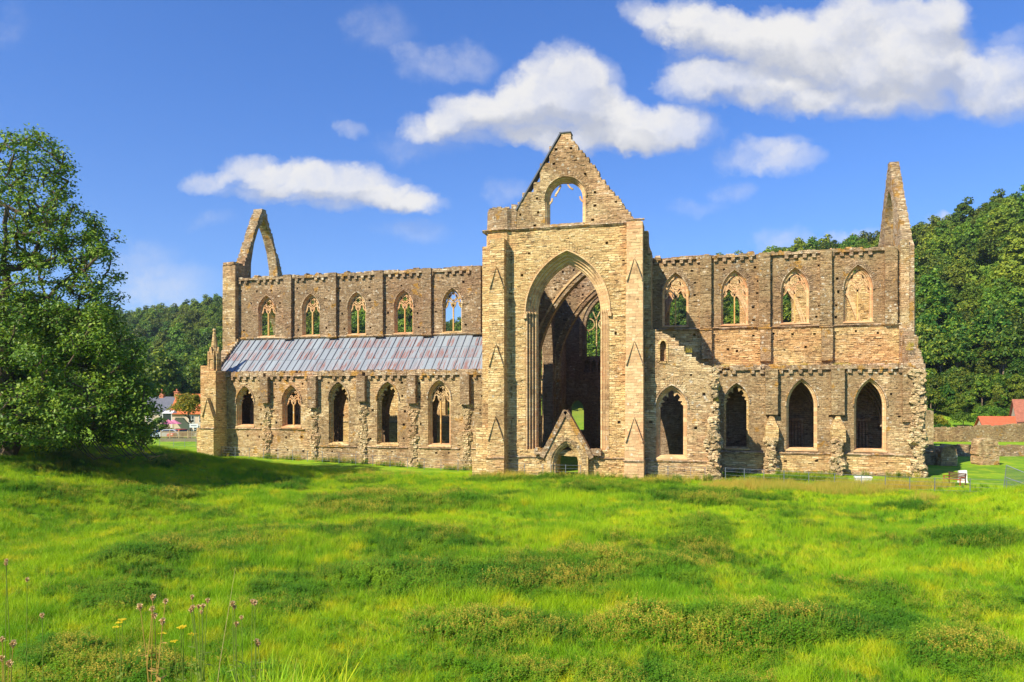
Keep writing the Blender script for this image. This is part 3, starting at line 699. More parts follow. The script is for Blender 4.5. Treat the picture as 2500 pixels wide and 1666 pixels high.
# ---- west front with its open gable
def gable_out(y0, y1, zb, ya, za, R, cut=.6):
    return rag((y0, zb), (ya-cut, za), R, .04, .28)+rag((ya+cut, za), (y1, zb), R, .04, .28)
go = gable_out(79.7, 89.9, 22.4, 84.6, 31.7, R, .35)
hw = [[(81.75, 22.2), (81.8, 24.2), (82.45, 26.8), (83.35, 28.8), (84.65, 30.5), (86.05, 28.7), (87.1, 26.6), (87.7, 24.4), (87.75, 22.2)], arch(85, 4.2, 5.5, 13.5, 20.5, 12)]
ol = [(74.4, -1), (74.4, 9.9), (79, 14.2), (79, 22.2)]+go+[(91, 22.0), (91, 14.2), (95.8, 9.9), (95.8, -1)]
mb = MB(); wall(mb, ol, hw, 0, 1.25, mp=lambda a, y, z: (-55.15-y, a, z), R=R, stones=1.5, proud=-.001); P_('west_front', mb, 'cap', 'west front with a tall open gable')
# ---- north aisle wall of the nave
nh = [arch(x, .95, 4.9, 7.1, 8.6, 8) for x in NX+[-21.5]]
mb = MB(); wall(mb, [(-55.1, -1)]+rag((-55.1, 9.8), (-19.9, 9.6), R, .15, .9)+[(-19.9, -1)], nh, 95.8, 1.1, R=R, stones=2); P_('north_aisle_wall', mb, 'gold')
for x in NX: 
    mb = MB(); mb.bar([(x, 4.9), (x, 7.2)], .13, 96.2, 96.4); mb.bar(arch(x-.47, .45, 6.6, 6.6, 7.5, 5)[1:-1], .11, 96.2, 96.4); mb.bar(arch(x+.47, .45, 6.6, 6.6, 7.5, 5)[1:-1], .11, 96.2, 96.4); P_('tracery', mb, 'gold')
string('string_course', -55, -20, 3.9, 95.8, R=R)
# ---- transept front
TW = 66.7
TP = [(.92, 0), (.90, .12), (.80, .12), (.78, .30), (.70, .36), (.60, .36), (.58, .55), (.50, .62), (.38, .62), (.36, .80), (.26, .88), (.14, .88), (.12, 1.0), (0, 1.06)]
gw = (-12.05, 2.95, 2.5, 15.1, 19.6)
mb = MB(); rings = [(arch(gw[0], gw[1]+e, 2.48 if e < .5 else 2.3, 15.1, 19.6+e*1.15, 18), TW+y+.004) for e, y in TP]+[(arch(gw[0], gw[1], 2.48, 15.1, 19.6, 18), TW+1.35), (arch(gw[0], gw[1]+.3, 2.48, 15.1, 19.9, 18), TW+1.55)]
loft(mb, rings); gwin = P_('great_window', mb, 'pink', 'tall empty traceried-out window arch of many mouldings')
for e, y, r in ((.86, .03, .075), (.66, .27, .08), (.44, .54, .085), (.20, .82, .09)):   # jamb shafts
    mb = MB()
    for s in (-1, 1):
        x = gw[0]+s*(gw[1]+e-.03); mb.tube([(x, TW+y, 2.3), (x, TW+y, 15.0)], r, 6); mb.tube([(x, TW+y, 14.9), (x, TW+y, 15.0), (x, TW+y, 15.2)], [r, r*1.6, r*1.7], 6)
    P_('jamb_shaft', mb, 'pink', par=gwin)
mb = MB(); L = arch(gw[0], gw[1]+.98, 14.9, 15.1, 19.6+1.12, 18); mb.bar(L, .13, TW-.14, TW+.02)
for s in (-1, 1): mb.box(gw[0]+s*(gw[1]+.98)-.16, gw[0]+s*(gw[1]+.98)+.16, TW-.24, TW, 14.55, 14.95, j=.03, R=R)
P_('hood_mould', mb, 'pink', par=gwin)
P_('arch_stones', voussoirs(gw[0], gw[1], 15.1, 19.6, TW, 1.08, 1.85, R, 30), 'gold', par=gwin)
door = (-11.97, .98, -1, 1.15, 2.75)
bl = [[(-17.32-.09, z-.55), (-17.32-.09, z+.55), (-17.32+.09, z+.55), (-17.32+.09, z-.55)] for z in (20.3, 17.4, 14.2, 10.9, 7.7, 4.6)]
mb = MB()
wall(mb, [(-19.6, -1.5), (-19.6, 22.8), (-5.15, 22.8), (-5.15, -1.5)], [offarch(gw[0], gw[1], 2.4, 15.1, 19.6, .93, 18, foot=False), arch(door[0], door[1]+.1, -1.4, door[3], 1.9, 6)], TW, 1.5, putlogs=[(-15.6, 20.6), (-8.4, 21.2), (-16.3, 18.6), (-6.9, 19.5), (-15.9, 10), (-7.6, 13), (-7.3, 5)], R=R, stones=4.2, proud=.085, blind=bl)
P_('transept_wall', mb, 'gold', 'tall golden wall of the transept front')
string('string_course', -20.1, -5.3, 22.95, TW, R=R, pr=.24, h=.24)
for x0, x1 in ((-17.4, -14.9), (-9.2, -6.7)): string('string_course', x0, x1, 1.75, TW, R=R, pr=.16)
# gable
GY = TW+.18
ghole = offarch(-12.25, 1.55, 23.2, 25.6, 27.1, .34, 10, foot=False)
ol = [(-17.0, 22.95), (-17.0, 24.6)]+rag((-16.75, 24.75), (-12.65, 31.3), R, .02, .9)+[(-12.6, 31.55), (-11.75, 31.6)]+rag((-11.7, 31.1), (-6.0, 23.35), R, .07, .24)+[(-5.8, 22.95)]
mb = MB(); wall(mb, ol, [ghole], GY, 1.0, putlogs=[(-13.1,30.1),(-11.7,30.1),(-13.3,28.8),(-11.3,28.9),(-14.1,27.4),(-10.4,27.6),(-14.9,25.7),(-14.8,24.4),(-9.5,25.9),(-9.5,24.7),(-16.5,24.3),(-7.6,24.9),(-15.1,23.2),(-9.7,23.4)], R=R, stones=5, proud=.06)
P_('gable_wall', mb, 'tan', 'steep stepped gable above the great window')
mb = MB(); mb.bar([(-16.9, 24.75), (-12.7, 31.55)], .12, GY-.12, GY+1.02); mb.box(-12.8, -11.7, GY-.1, GY+1.0, 31.55, 31.64); P_('gable_slates', mb, 'slate')
mb = MB(); rings = [(arch(-12.25, 1.55+e, 23.15, 25.6, 27.1+e*1.15, 12), GY+y+.004) for e, y in ((.34, 0), (.33, .1), (.24, .1), (.22, .25), (.12, .28), (.1, .42), (0, .48), (0, .8), (.2, 1.0))]; loft(mb, rings)
gwd = P_('gable_window', mb, 'pink', 'empty pointed window high in the gable')
mb = MB()
for (pts) in ([(-12.75, 26.9), (-12.95, 26.45), (-13.2, 26.1), (-13.25, 25.9)], [(-12.1, 26.95), (-11.85, 26.6), (-11.6, 26.45)], [(-13.85, 25.2), (-13.6, 25.5), (-13.55, 25.75)], [(-10.65, 25.2), (-10.9, 25.5), (-10.95, 25.75)]): mb.bar(pts, .15, GY+.42, GY+.6)
P_('tracery_stub', mb, 'pink', par=gwd); P_('hood_mould', hood(-12.25, 1.55, 25.6, 27.1, GY, .42), 'tan', par=gwd); P_('arch_stones', voussoirs(-12.25, 1.55, 25.6, 27.1, GY, .52, 1.15, R, 14), 'tan', par=gwd)
mb = MB()
for k in range(26): x = R.uniform(-13.8, -10.9); mb.box(x, x+.4, GY-.15, GY+.5, 22.97, 23.14+R.uniform(0, .06), j=.03, R=R)
P_('window_sill', mb, 'cap', par=gwd)
# turret
mb = MB()
def octp(cx, cy, r, z): return oct_(cx, cy, r, z)
tx, ty = -18.35, 68.1
mb.frustum(octp(tx, ty, 1.78, -1), octp(tx, ty, 1.72, 22.8)); P_('turret', mb, 'gold')
mb = MB(); mb.frustum(octp(tx+.05, ty-.05, 1.72, 22.97), octp(tx+.05, ty-.05, 1.66, 24.9))
for k in range(40): t = R.uniform(0, 2*PI); r = R.uniform(.7, 1.5); mb.box(tx+r*math.cos(t)-.2, tx+r*math.cos(t)+.2, ty+r*math.sin(t)-.2, ty+r*math.sin(t)+.2, 24.85, 24.95+R.uniform(0, .28), j=.05, R=R)
mb.box(-17.35, -16.85, TW+.1, TW+1, 22.97, 25.3, j=.05, R=R)
P_('turret_top', mb, 'cap')
mb = MB()
for k in range(8):
    t0, t1 = 2*PI*k/8+PI/8, 2*PI*(k+1)/8+PI/8; p0 = Vector((tx+1.9*math.cos(t0), ty+1.9*math.sin(t0), 22.9)); p1 = Vector((tx+1.9*math.cos(t1), ty+1.9*math.sin(t1), 22.9)); mb.tube([p0, p1], .11, 5)
P_('turret_moulding', mb, 'cap')
# front buttresses
buttress('buttress', -19.08, -17.72, [(-1, 1.7, 64.95), (1.7, 3.4, 65.15), (3.4, 10.2, 65.3), (10.2, 17.4, 65.45), (17.4, 21.9, 65.6)], TW+.02, 'gold', label='tall stepped buttress with gablets, paler and set below the turret', R=R)
buttress('buttress', -6.52, -5.12, [(-1, 1.6, 64.95), (1.6, 3.4, 65.15), (3.4, 10.2, 65.3), (10.2, 17.6, 65.45), (17.6, 22.75, 65.75)], TW+.02, 'pink', label='tall stepped buttress of pinker stone with gablets', R=R)
for x0, x1 in ((-19.3, -17.5), (-6.75, -4.95)): string('string_course', x0, x1, 1.72, 64.95, R=R)
string('string_course', -6.6, -4.95, 22.95, 65.75, R=R, pr=.12)
# side buttresses
mb = MB(); mb.box(-20.05, -19.0, 66.4, 68.4, -1, 21.4, j=.02, R=R); mb.box(-20.55, -19.3, 66.0, 68.6, -1, 4.4, j=.02, R=R); mb.box(-20.9, -19.2, 65.9, 68.7, -1, 1.7, j=.02, R=R); P_('side_buttress', mb, 'gold')
mb = MB(); mb.box(-5.2, -4.75, 67.2, 68.5, 9, 22.2, j=.02, R=R); mb.box(-5.2, -4.5, 67.25, 68.4, 9, 20.2, j=.02, R=R); P_('side_buttress', mb, 'tan')
# porch over the door
mb = MB(); PY = 66.0
wall(mb, [(-13.9, -1.4), (-13.9, 2.0), (-12.05, 5.75), (-10.0, 2.0), (-10.0, -1.4)], [arch(door[0], door[1]+.42, -1.3, 1.15, 3.25, 9)], PY, .72, R=R, stones=4)
porch = P_('doorway', mb, 'gold', 'small gabled doorway below the great window')
mb = MB(); rings = [(arch(door[0], .98+e, -1.35, 1.15, 2.75+e*1.15, 10), PY+y+.004) for e, y in ((.42, 0), (.40, .08), (.30, .08), (.28, .2), (.18, .24), (.16, .38), (.06, .42), (0, .55), (0, .74), (0, 2.2))]; loft(mb, rings)
for s in (-1, 1):
    for e, y in ((.36, .12), (.14, .32)):
        x = door[0]+s*(.98+e); mb.tube([(x, PY+y, -1), (x, PY+y, 1.0)], .07, 6); mb.tube([(x, PY+y, .95), (x, PY+y, 1.2)], [.08, .14], 6)
P_('door_arch', mb, 'gold', par=porch)
mb = MB(); P_('arch_stones', voussoirs(door[0], .98, 1.15, 2.75, PY, .46, .95, R, 11), 'tan', par=porch)
mb = MB(); mb.bar([(-14.25, 1.75), (-12.05, 6.0)], .42, PY-.16, PY+.74); mb.bar([(-12.05, 6.0), (-9.65, 1.75)], .42, PY-.16, PY+.74)
for k in range(34):
    s = R.choice((-1, 1)); x = door[0]+s*R.uniform(1.9, 2.9); mb.box(x-.2, x+.2, PY+.2, PY+1.2, 2.0, 2.45+R.uniform(-.1, .15), j=.05, R=R)
P_('porch_coping', mb, 'cap', par=porch)
# transept side walls
for x0, nm in ((-19.9, 'transept_side_wall'), (-6.35, 'transept_side_wall')):
    mb = MB(); aw = [arch(70.6, 1.9, -.8, 5, 9, 7), arch(76, 1.9, -.8, 5, 9, 7), arch(70.6, .9, 15, 18, 19.6, 6), arch(76, .9, 15, 18, 19.6, 6)] if x0 > -10 else [arch(71, .9, 6, 11, 13, 6), arch(76.5, .9, 14.8, 18, 19.6, 6)]
    wall(mb, [(68.2, -1)]+rag((68.2, 22.4), (79, 22.2), R, .1, .6)+[(79, -1)], aw, 0, 1.25, mp=lambda a, y, z, x0=x0: (x0+1.25-y if x0 > -10 else x0+y, a, z), R=R, stones=2); P_(nm, mb, 'tan')
    mb = MB(); wall(mb, [(92.3, -1), (92.3, 22), (103, 22), (103, -1)], [arch(97.5, .9, 13, 18, 19.6, 6)], 0, 1.2, mp=lambda a, y, z, x0=x0: (x0+y, a, z), R=R, stones=.5); P_(nm, mb, 'darkin')
# crossing arches
for y in (79.1, 91.0):
    mb = MB(); wall(mb, [(-18.7, -1)]+rag((-18.7, 22.3), (-5.7, 22.3), R, .2, .6)+[(-5.7, -1)], [arch(-12.2, 5.55, -.9, 9.4, 20.6, 16)], y, 1.35, R=R, stones=3, proud=.12, putlogs=putl(-17, -7, 17, 21.5, 1.2, 1, R)); o = P_('crossing_arch', mb, 'brown')
    mb = MB(); rings = [(arch(-12.2, 5.55+e, -.9, 9.4, 20.6+e*1.1, 16), y+yy) for e, yy in ((.75, -.004), (.72, -.12), (.5, -.12), (.46, .0), (.28, .02), (.26, .22), (.1, .26), (0, .45), (-.02, .9), (.1, 1.1), (.4, 1.36))]; loft(mb, rings)
    for s in (-1, 1):
        for k, (e, yy) in enumerate(((.05, .35), (.3, .05), (.3, 1.3), (-.15, .68))):
            x = -12.2+s*(5.4+e); mb.tube([(x, y+yy, -.5), (x, y+yy, 13)], .15, 6); mb.tube([(x, y+yy, 9.3), (x, y+yy, 9.6)], [.17, .26], 6)
    P_('arch_moulding', mb, 'pink' if y < 80 else 'tan', par=o)
for x in (-19.2, -6.4):
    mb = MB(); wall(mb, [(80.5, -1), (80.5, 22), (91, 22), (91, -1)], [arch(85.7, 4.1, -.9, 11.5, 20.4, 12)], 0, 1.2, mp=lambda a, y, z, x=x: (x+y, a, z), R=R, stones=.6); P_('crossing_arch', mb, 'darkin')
for x in (-18.5, -5.9):
    for y in (79.8, 91.7):
        mb = MB()
        for t in range(12): c, s = math.cos(t*PI/6), math.sin(t*PI/6); mb.tube([(x+1.0*c, y+1.0*s, -.6), (x+1.0*c, y+1.0*s, 12.6)], .22, 7)
        mb.frustum(oct_(x, y, .98, -.6), oct_(x, y, .98, 12.6)); mb.frustum(oct_(x, y, 1.15, 9.2), oct_(x, y, 1.35, 9.6)); P_('crossing_pier', mb, 'tan')
# north transept end wall
gh = arch(-12.2, 3.75, 13.1, 17.0, 21.9, 14)
dl = [arch(-15.75+k*.95, .33, 10.9, 12.0, 12.6, 5) for k in range(7)]
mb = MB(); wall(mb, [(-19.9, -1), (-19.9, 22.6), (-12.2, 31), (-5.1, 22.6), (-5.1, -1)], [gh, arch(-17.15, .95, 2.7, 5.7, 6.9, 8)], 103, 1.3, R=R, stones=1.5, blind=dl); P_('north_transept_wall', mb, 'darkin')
mb = MB()
for x in (-15.55, -13.3, -11.1, -8.85): mb.bar(ring(x, 17.6, .82), .16, 103.3, 103.5, closed=True)
mb.bar(ring(-12.2, 20.1, 1.1), .16, 103.3, 103.5, closed=True)
for x in (-14.45, -12.2, -10): mb.bar([(x, 13.1), (x, 18.4), (x+.5, 19.4)], .15, 103.3, 103.5); mb.bar([(x-1.1, 16.8), (x-1.1, 15.6)], .1, 103.3, 103.5); mb.bar([(x, 18.2), (x-.6, 19.6)], .14, 103.3, 103.5)
P_('tracery', mb, 'white' if False else 'gold')
mb = MB(); rings = [(arch(-12.2, 3.75+e, 13.05, 17, 21.9+e, 14), 103+yy) for e, yy in ((.9, -.02), (.86, -.14), (.5, -.14), (.45, .1), (.2, .14), (0, .3), (0, .9))]; loft(mb, rings); P_('arch_moulding', mb, 'tan')
# ---- chapel wall east of the transept
CY = 67.02
holes = [window(-2.68, 1.0, 2.05, 6.3, 7.85, CY, 1.2, m='pink', style='cusp', sc_=1.6, label='pointed chapel window nearest the transept', vous='tan', R=R)]
lz = arch(-3.42, .27, 10.45, 11.9, 12.25, 5)
ol = [(-5.05, -1.4), (-5.05, 13.35)]+rag((-4.7, 13.3), (-2.9, 12.75), R, .1, .5)+rag((-2.7, 12.5), (-.3, 10.3), R, .1, .35)+rag((-.3, 10.2), (.75, 9.95), R, .06, .4)+rag((.78, 9.8), (.85, 5.5), R, .16, .5)+[(.95, 1.7), (1.0, -1.4)]
mb = MB(); wall(mb, ol, holes, CY, 1.15, putlogs=[(-1, 9.2), (-.6, 4.5), (-4.5, 5), (.1, 7.5)], R=R, stones=3.6, proud=.07, blind=[offarch(-3.42, .27, 10.45, 11.9, 12.25, .02, 5)])
P_('chapel_wall', mb, 'tan', 'broken chapel wall stepping down from the transept')
mb = MB(); mb.bar(arch(-3.42, .36, 10.35, 11.9, 12.4, 6)+[(-3.42+.36, 10.35), (-3.42-.36, 10.35)], .19, CY-.07, CY+.02); P_('lancet_surround', mb, 'gold')
string('string_course', -4.7, .9, 1.6, CY, R=R)
mb = MB(); rubble(mb, .95, 1.0, -.8, 5.4, 66.4, 67.9, R, 60, (.14, .36)); rubble(mb, 1.05, .45, 5, 9.8, 66.9, 68.0, R, 50, (.12, .3)); P_('broken_buttress', mb, 'rubble')
mb = MB(); wall(mb, [(68, -1)]+rag((68, 9.6), (74.1, 9.9), R, .2, .5)+[(74.1, -1)], [arch(71.2, 1.2, .3, 4.5, 6.5, 6)], 0, 1.0, mp=lambda a, y, z: (.9-y, a, z), R=R, stones=1.5); P_('chapel_end_wall', mb, 'brown')
# ---- presbytery: aisle
holes = [window(3.15, .95, 2.45, 6.7, 8.35, 74.2, 1.3, m='gold', style='cusp', label='cusped pointed window beside the broken wall', R=R)]
for x in (9.05, 14.97): holes.append(window(x, 1.12, 2.45, 6.45, 8.7, 74.2, 1.3, m='pink', style='open', label='deep pointed window with orange inner arch, tracery gone', sc_=1.15, splay=.3, R=R))
mb = MB(); wall(mb, [(.3, 1.97), (.3, 9.85), (19.4, 9.85), (19.4, 1.97)], holes, 74.2, 1.3, putlogs=putl(1, 19, 3.4, 9.4, 2.6, 2.1, R, .5), R=R, stones=3.4); P_('presbytery_aisle_wall', mb, 'pres')
mb = MB(); wall(mb, [(.3, -1.2), (.3, 1.965), (19.5, 1.965), (19.5, -1.2)], [[(x-1.3, 1.3), (x-1.3, 1.94), (x+1.3, 1.94), (x+1.3, 1.3)] for x in ()], 74.08, 1.35, putlogs=putl(1, 19, 1.3, 1.5, 2.9, 2, R, .3), R=R, stones=4.5, proud=.07); P_('presbytery_base_wall', mb, 'gold')
mb = MB(); x = .8
while x < 19.6:
    for z in (-.5, -.2, .08): mb.box(x, x+R.uniform(.5, .8), 73.8+R.uniform(0, .12)-z*.25, 74.3, z, z+.28, j=.025, R=R)
    x += .7
P_('plinth', mb, 'cap')
string('string_course', .6, 19.3, 2.0, 74.1, R=R, pr=.18, h=.2, breaks=[(5.7, 6.9), (11.5, 12.7)])
corbels(1.0, 19.2, 9.85, 74.2, R, skip=[(5.6, 6.7), (11.5, 12.4), (18, 19.3)], top=.34, miss=.03)
for x in (6.32, 12.15):
    pilaster(x, 1.12, 5.6, 9.95, 74.2, .55, R, 'pres')
    mb = MB(); mb.box(x-.6, x+.6, 73.3, 74.22, 3.1, 4.3, j=.03, R=R); mb.frustum([(x-.6, 73.3, 4.3), (x+.6, 73.3, 4.3), (x+.6, 74.25, 4.3), (x-.6, 74.25, 4.3)], [(x-.1, 73.9, 5.7), (x+.1, 73.9, 5.7), (x+.1, 74.25, 5.7), (x-.1, 74.25, 5.7)])
    P_('gablet', mb, 'gold')
    mb = MB(); rubble(mb, x-.05, .9, -.6, 3.3, 73.2, 74.1, R, 85, (.12, .3)); P_('broken_buttress', mb, 'rubble')
pilaster(18.1, .9, 5, 9.9, 74.2, .3, R, 'pres')
mb = MB(); rubble(mb, 18.9, 1.05, -.6, 9.7, 73.6, 74.4, R, 62, (.13, .33)); P_('broken_buttress', mb, 'rubble')
mb = MB(); mb.box(.9, 19.3, 75.3, 79.0, 9.6, 9.95); P_('aisle_vault_top', mb, 'cap')
mb = MB()
for k in range(260): x = R.uniform(.8, 19); y = R.uniform(74.3, 76.6); mb.box(x, x+R.uniform(.2, .6), y, y+R.uniform(.2, .5), 10.0, 10.2+R.uniform(0, .2), j=.06, R=R)
P_('ledge_stones', mb, 'cap')
mb = MB(); wall(mb, [(74.3, -1), (74.3, 9.9)]+rag((74.3, 10.1), (79, 14.4), R, .12, .4)+[(79, -1)], [arch(77.2, .3, 10.6, 12.2, 12.9, 5)], 0, 1.1, mp=lambda a, y, z: (18.5+y, a, z), R=R, stones=2, proud=.06); P_('aisle_end_wall', mb, 'cap')
# interior vault ribs seen through the two open windows
for x in (9.05, 14.97):
    mb = MB()
    for k, e in enumerate((0, .35, .7)): mb.bar(arch(x, 2.1-e*.6, 4.4, 4.6, 8.9-e, 9), .16, 77.0+e, 77.25+e)
    for t in range(5): mb.tube([(x-.6+.3*t, 78.6, -.5), (x-.6+.3*t, 78.6, 5.0)], .13, 6)
    mb.box(x-.85, x+.85, 78.3, 78.9, 4.9, 5.2); P_('vault_rib', mb, 'darkin')
mb = MB(); wall(mb, [(-5.2, -1), (-5.2, 10), (19, 10), (19, -1)], [], 79.08, 1.1, R=R, stones=.3); P_('presbytery_closed_arcade', mb, 'darkin')  # arches left out: made solid so the windows in front look dark inside
# ---- presbytery: clerestory
PX = [-2.77, 3.17, 9.0, 14.85]
holes = [window(x, 1.12, 14.85, 17.9, 20.05, 79, 1.2, m='rose', style='two', broken=(0, 0, 1, 0)[i], foils=5, label=('pointed clerestory window half in the transept shadow', 'pointed window with one circle half filled with stone', 'pointed window whose tracery has mostly fallen', 'pointed window framing the sunlit inner wall')[i], vous='brown', R=R) for i, x in enumerate(PX)]
mb = MB(); wall(mb, [(-5.3, 14.32)]+rag((-5.3, 21.95), (19.5, 21.75), R, .1, .7)+[(19.5, 14.32)], holes, 79, 1.2, putlogs=putl(-4.6, 19, 15.2, 21.4, 1.55, 1.3, R, .2), R=R, stones=3.6); P_('presbytery_clerestory_wall', mb, 'pres')
mb = MB(); wall(mb, [(-5.3, 9.9), (-5.3, 14.31), (19.5, 14.31), (19.5, 9.9)], [], 78.97, 1.2, putlogs=putl(-3, 18, 13.65, 13.9, 1.95, 2, R, .1)+[(2.5, 12.2), (3.4, 12.0), (10, 12.3)], R=R, stones=6.5, proud=.10); P_('presbytery_middle_wall', mb, 'gold', 'band of rough golden masonry')
for x in (.3, 6.05, 11.85): pilaster(x, 1.1, 14.35, 21.9, 79, .45, R, 'pres'); pilaster(x+.1, 1.0, 10.9 if x > 1 else 11.2, 14.1, 78.97, .5, R, 'tan'); string('string_course', x-.65, x+.65, 14.25, 78.53, R=R, pr=.16)
pilaster(17.75, 1.1, 14.35, 21.9, 79, .42, R, 'pres'); pilaster(19.0, .8, 10.2, 22.6, 79.1, .25, R, 'tan')
string('string_course', -5.2, 18.6, 14.42, 78.97, R=R, pr=.22, h=.2, breaks=[(x-.55, x+.55) for x in (.3, 6.05, 11.85)])
corbels(-4.9, 18.3, 21.6, 79, R, skip=[(x-.7, x+.5) for x in (.3, 6.05, 11.85)], top=.3, miss=.04)
# north clerestory and aisle of the presbytery, seen through the windows
nh = [arch(x, 1.1, 14.8, 17.9, 20.1, 8) for x in PX]
mb = MB(); wall(mb, [(-5.3, -1)]+rag((-5.3, 21.6), (19.4, 21.6), R, .3, .7)+[(19.4, -1)], nh, 91, 1.2, R=R, stones=2.5, proud=.1); P_('north_presbytery_wall', mb, 'gold')
for x in [-5.5, .25, 6.05, 11.85, 17.7]:                                              # springers of the fallen vault
    mb = MB()
    mb.tube([(x, 90.9, 9), (x, 90.9, 15.2)], .2, 6)
    for s in (-1, 1):
        for e in (0, .3): mb.bar([(x+s*(.15+e), 14.6), (x+s*(.6+e), 16.6), (x+s*(1.35+e), 18.6), (x+s*(2.4+e), 20.4)], .24, 90.75-e*.6, 91.02)
    P_('vault_springer', mb, 'pink')
# east end with its gable
hw = [arch(85, 1.85, 22.0, 25.2, 29.0, 12), arch(85, 4.2, 4.5, 12.5, 20.5, 12)]
ol = [(78.9, -1), (78.9, 22.0)]+gable_out(79.5, 90.6, 22.6, 85, 31.9, R, .32)+[(91, 22), (91, -1)]
mb = MB(); wall(mb, ol, hw, 0, .9, mp=lambda a, y, z: (18.95+y, a, z), R=R, stones=2, proud=.06); P_('east_front', mb, 'cap', 'east end wall with its tall narrow broken gable')
mb = MB()
for z0, z1, x1 in ((-1, 10.4, 20.95), (10.4, 13.2, 20.75), (13.2, 18.6, 20.5)): mb.box(19.6, x1-.4, 79.6, 81.0, z0, z1, j=.04, R=R)
P_('side_buttress', mb, 'tan')

# ------------------------------------------------------------------ ground: one sheet to the hills
def spaced(a, b, c, n, k):
    t = np.linspace(-1, 1, n); s = np.sinh(t*k)/math.sinh(k); return np.where(s < 0, c+(c-a)*s, c+(b-c)*s)
xs = spaced(-1500, 1300, -8, 430, 4.0); ys = spaced(-250, 1500, 48, 430, 4.0)
XX, YY = np.meshgrid(xs, ys); ZZ = gz(XX, YY)
ix = np.arange(XX.size).reshape(XX.shape); Fq = np.stack([ix[:-1, :-1], ix[:-1, 1:], ix[1:, 1:], ix[1:, :-1]], -1).reshape(-1, 4)
g = mesh_obj('meadow', np.stack([XX, YY, ZZ], -1).reshape(-1, 3), Fq, M['ground'], smooth=True); g['kind'] = 'structure'; g['label'] = 'green meadow and valley ground'
rng = np.random.default_rng(4)
# ------------------------------------------------------------------ leaves
def leafcloud(cen, nrm, size, asp=.55, fold=.0):
    """one diamond-shaped leaf per centre"""
    n = len(cen); nrm = nrm/np.maximum(np.linalg.norm(nrm, axis=1, keepdims=True), 1e-6)
    r = rng.normal(size=(n, 3)); a = np.cross(nrm, r); a /= np.maximum(np.linalg.norm(a, axis=1, keepdims=True), 1e-6); b = np.cross(nrm, a)
    s = (size*rng.uniform(.65, 1.3, n))[:, None]
    v = np.stack([cen-a*s, cen+b*s*asp+a*s*.1, cen+a*s, cen-b*s*asp+a*s*.1], 1).reshape(-1, 3)
    return v, np.arange(4*n).reshape(n, 4)
def unit(n): d = rng.normal(size=(n, 3)); return d/np.linalg.norm(d, axis=1, keepdims=True)
def clumps(cs, rs, per, size, low=.35):
    C, N = [], []
    for c, r in zip(cs, rs):
        d = unit(per); d[:, 2] = np.where(d[:, 2] < -low, -d[:, 2], d[:, 2]); rad = r*rng.uniform(.55, 1.08, per)[:, None]
        C.append(np.array(c)+d*rad*np.array([1, 1, .82])); N.append(d+rng.normal(size=(per, 3))*.55+np.array([0, 0, .35]))
    return leafcloud(np.concatenate(C), np.concatenate(N), size)
def crown_obj(name, cs, rs, per, size, m, parent=None):
    v, f = clumps(cs, rs, per, size)
    return mesh_obj(name, v, f, m, parent, attrs={'rnd': ('FACE', rng.uniform(0, 1, len(f)))})
def tree_clumps(h, r, n, bot=.18, round_=1.):
    cs, rs = [], []
    for k in range(n):
        d = unit(1)[0]; d[2] = abs(d[2])*1.1-.45*rng.uniform(0, 1); zc = h*(.5+bot/2); rz = h*(.5-bot/2)
        q = rng.uniform(.5, .86); w_ = 1-.25*max(0, d[2]); cs.append((d[0]*r*q*w_, d[1]*r*q*w_, zc+d[2]*rz*q*round_)); rs.append(r*rng.uniform(.26, .42))
    return cs, rs
def trunk_mb(h, r0, lean=.0, seed=1):
    R_ = random.Random(seed); mb = MB(); p = [(0, 0, -.4)]; n = 6
    for k in range(1, n+1): p.append((R_.uniform(-.25, .25)+lean*k, R_.uniform(-.25, .25), h*k/n))
    mb.tube(p, [r0*(1-.8*k/n)*(1.5 if k == 0 else 1) for k in range(n+1)], 7)
    for k in range(5):
        z = h*R_.uniform(.35, .8); t = R_.uniform(0, 2*PI); L = h*R_.uniform(.2, .35); mb.tube([(0, 0, z), (L*.5*math.cos(t), L*.5*math.sin(t), z+L*.35), (L*math.cos(t), L*math.sin(t), z+L*.8)], [r0*.4, r0*.25, r0*.08], 5)
    return mb
# kinds of woodland tree, each of them standing at the foot of the hill
kinds = []
for k in range(5):
    h, r = (15, 4.9) if k < 3 else ((18, 4.0) if k == 3 else (11, 4.6)); cs, rs = tree_clumps(h, r, 44, .08)
    t = thing('woodland_tree', '', 'tree'); c = crown_obj('crown', cs, [q*rng.uniform(.55, 1.1) for q in rs], 80, .40, M['leaf_wood'], t); b = trunk_mb(h*.8, .3, seed=k).build('trunk', M['barkpale'], t); kinds.append((t, c, b))
used = [0]*5
def plant(k, p, s, rz, label, group):
    t, c, b = kinds[k]
    if used[k]: t = t.copy(); col.objects.link(t); c = c.copy(); b = b.copy(); col.objects.link(c); col.objects.link(b); c.parent = t; b.parent = t
    used[k] += 1; t.location = p; t.scale = (s, s, s*random.uniform(.9, 1.15)); t.rotation_euler = (0, 0, rz); t['label'] = label; t['group'] = group
random.seed(5)
Rr = random.Random(21)
for k in range(92):
    px = Rr.uniform(2235, 2640); d = Rr.uniform(161, 192) if k > 54 else Rr.uniform(149, 160); p = at(px, d=d); z = gzf(p.x, p.y)
    plant(Rr.choice((0, 1, 2, 4)) if d < 160 else Rr.randrange(5), (p.x, p.y, z-.3), Rr.uniform(.36, .58) if d < 160 else Rr.uniform(.75, 1.05), Rr.uniform(0, 6), 'broadleaf tree at the foot of the steep wooded hill beyond the east end', 'trees at the foot of the steep hill')
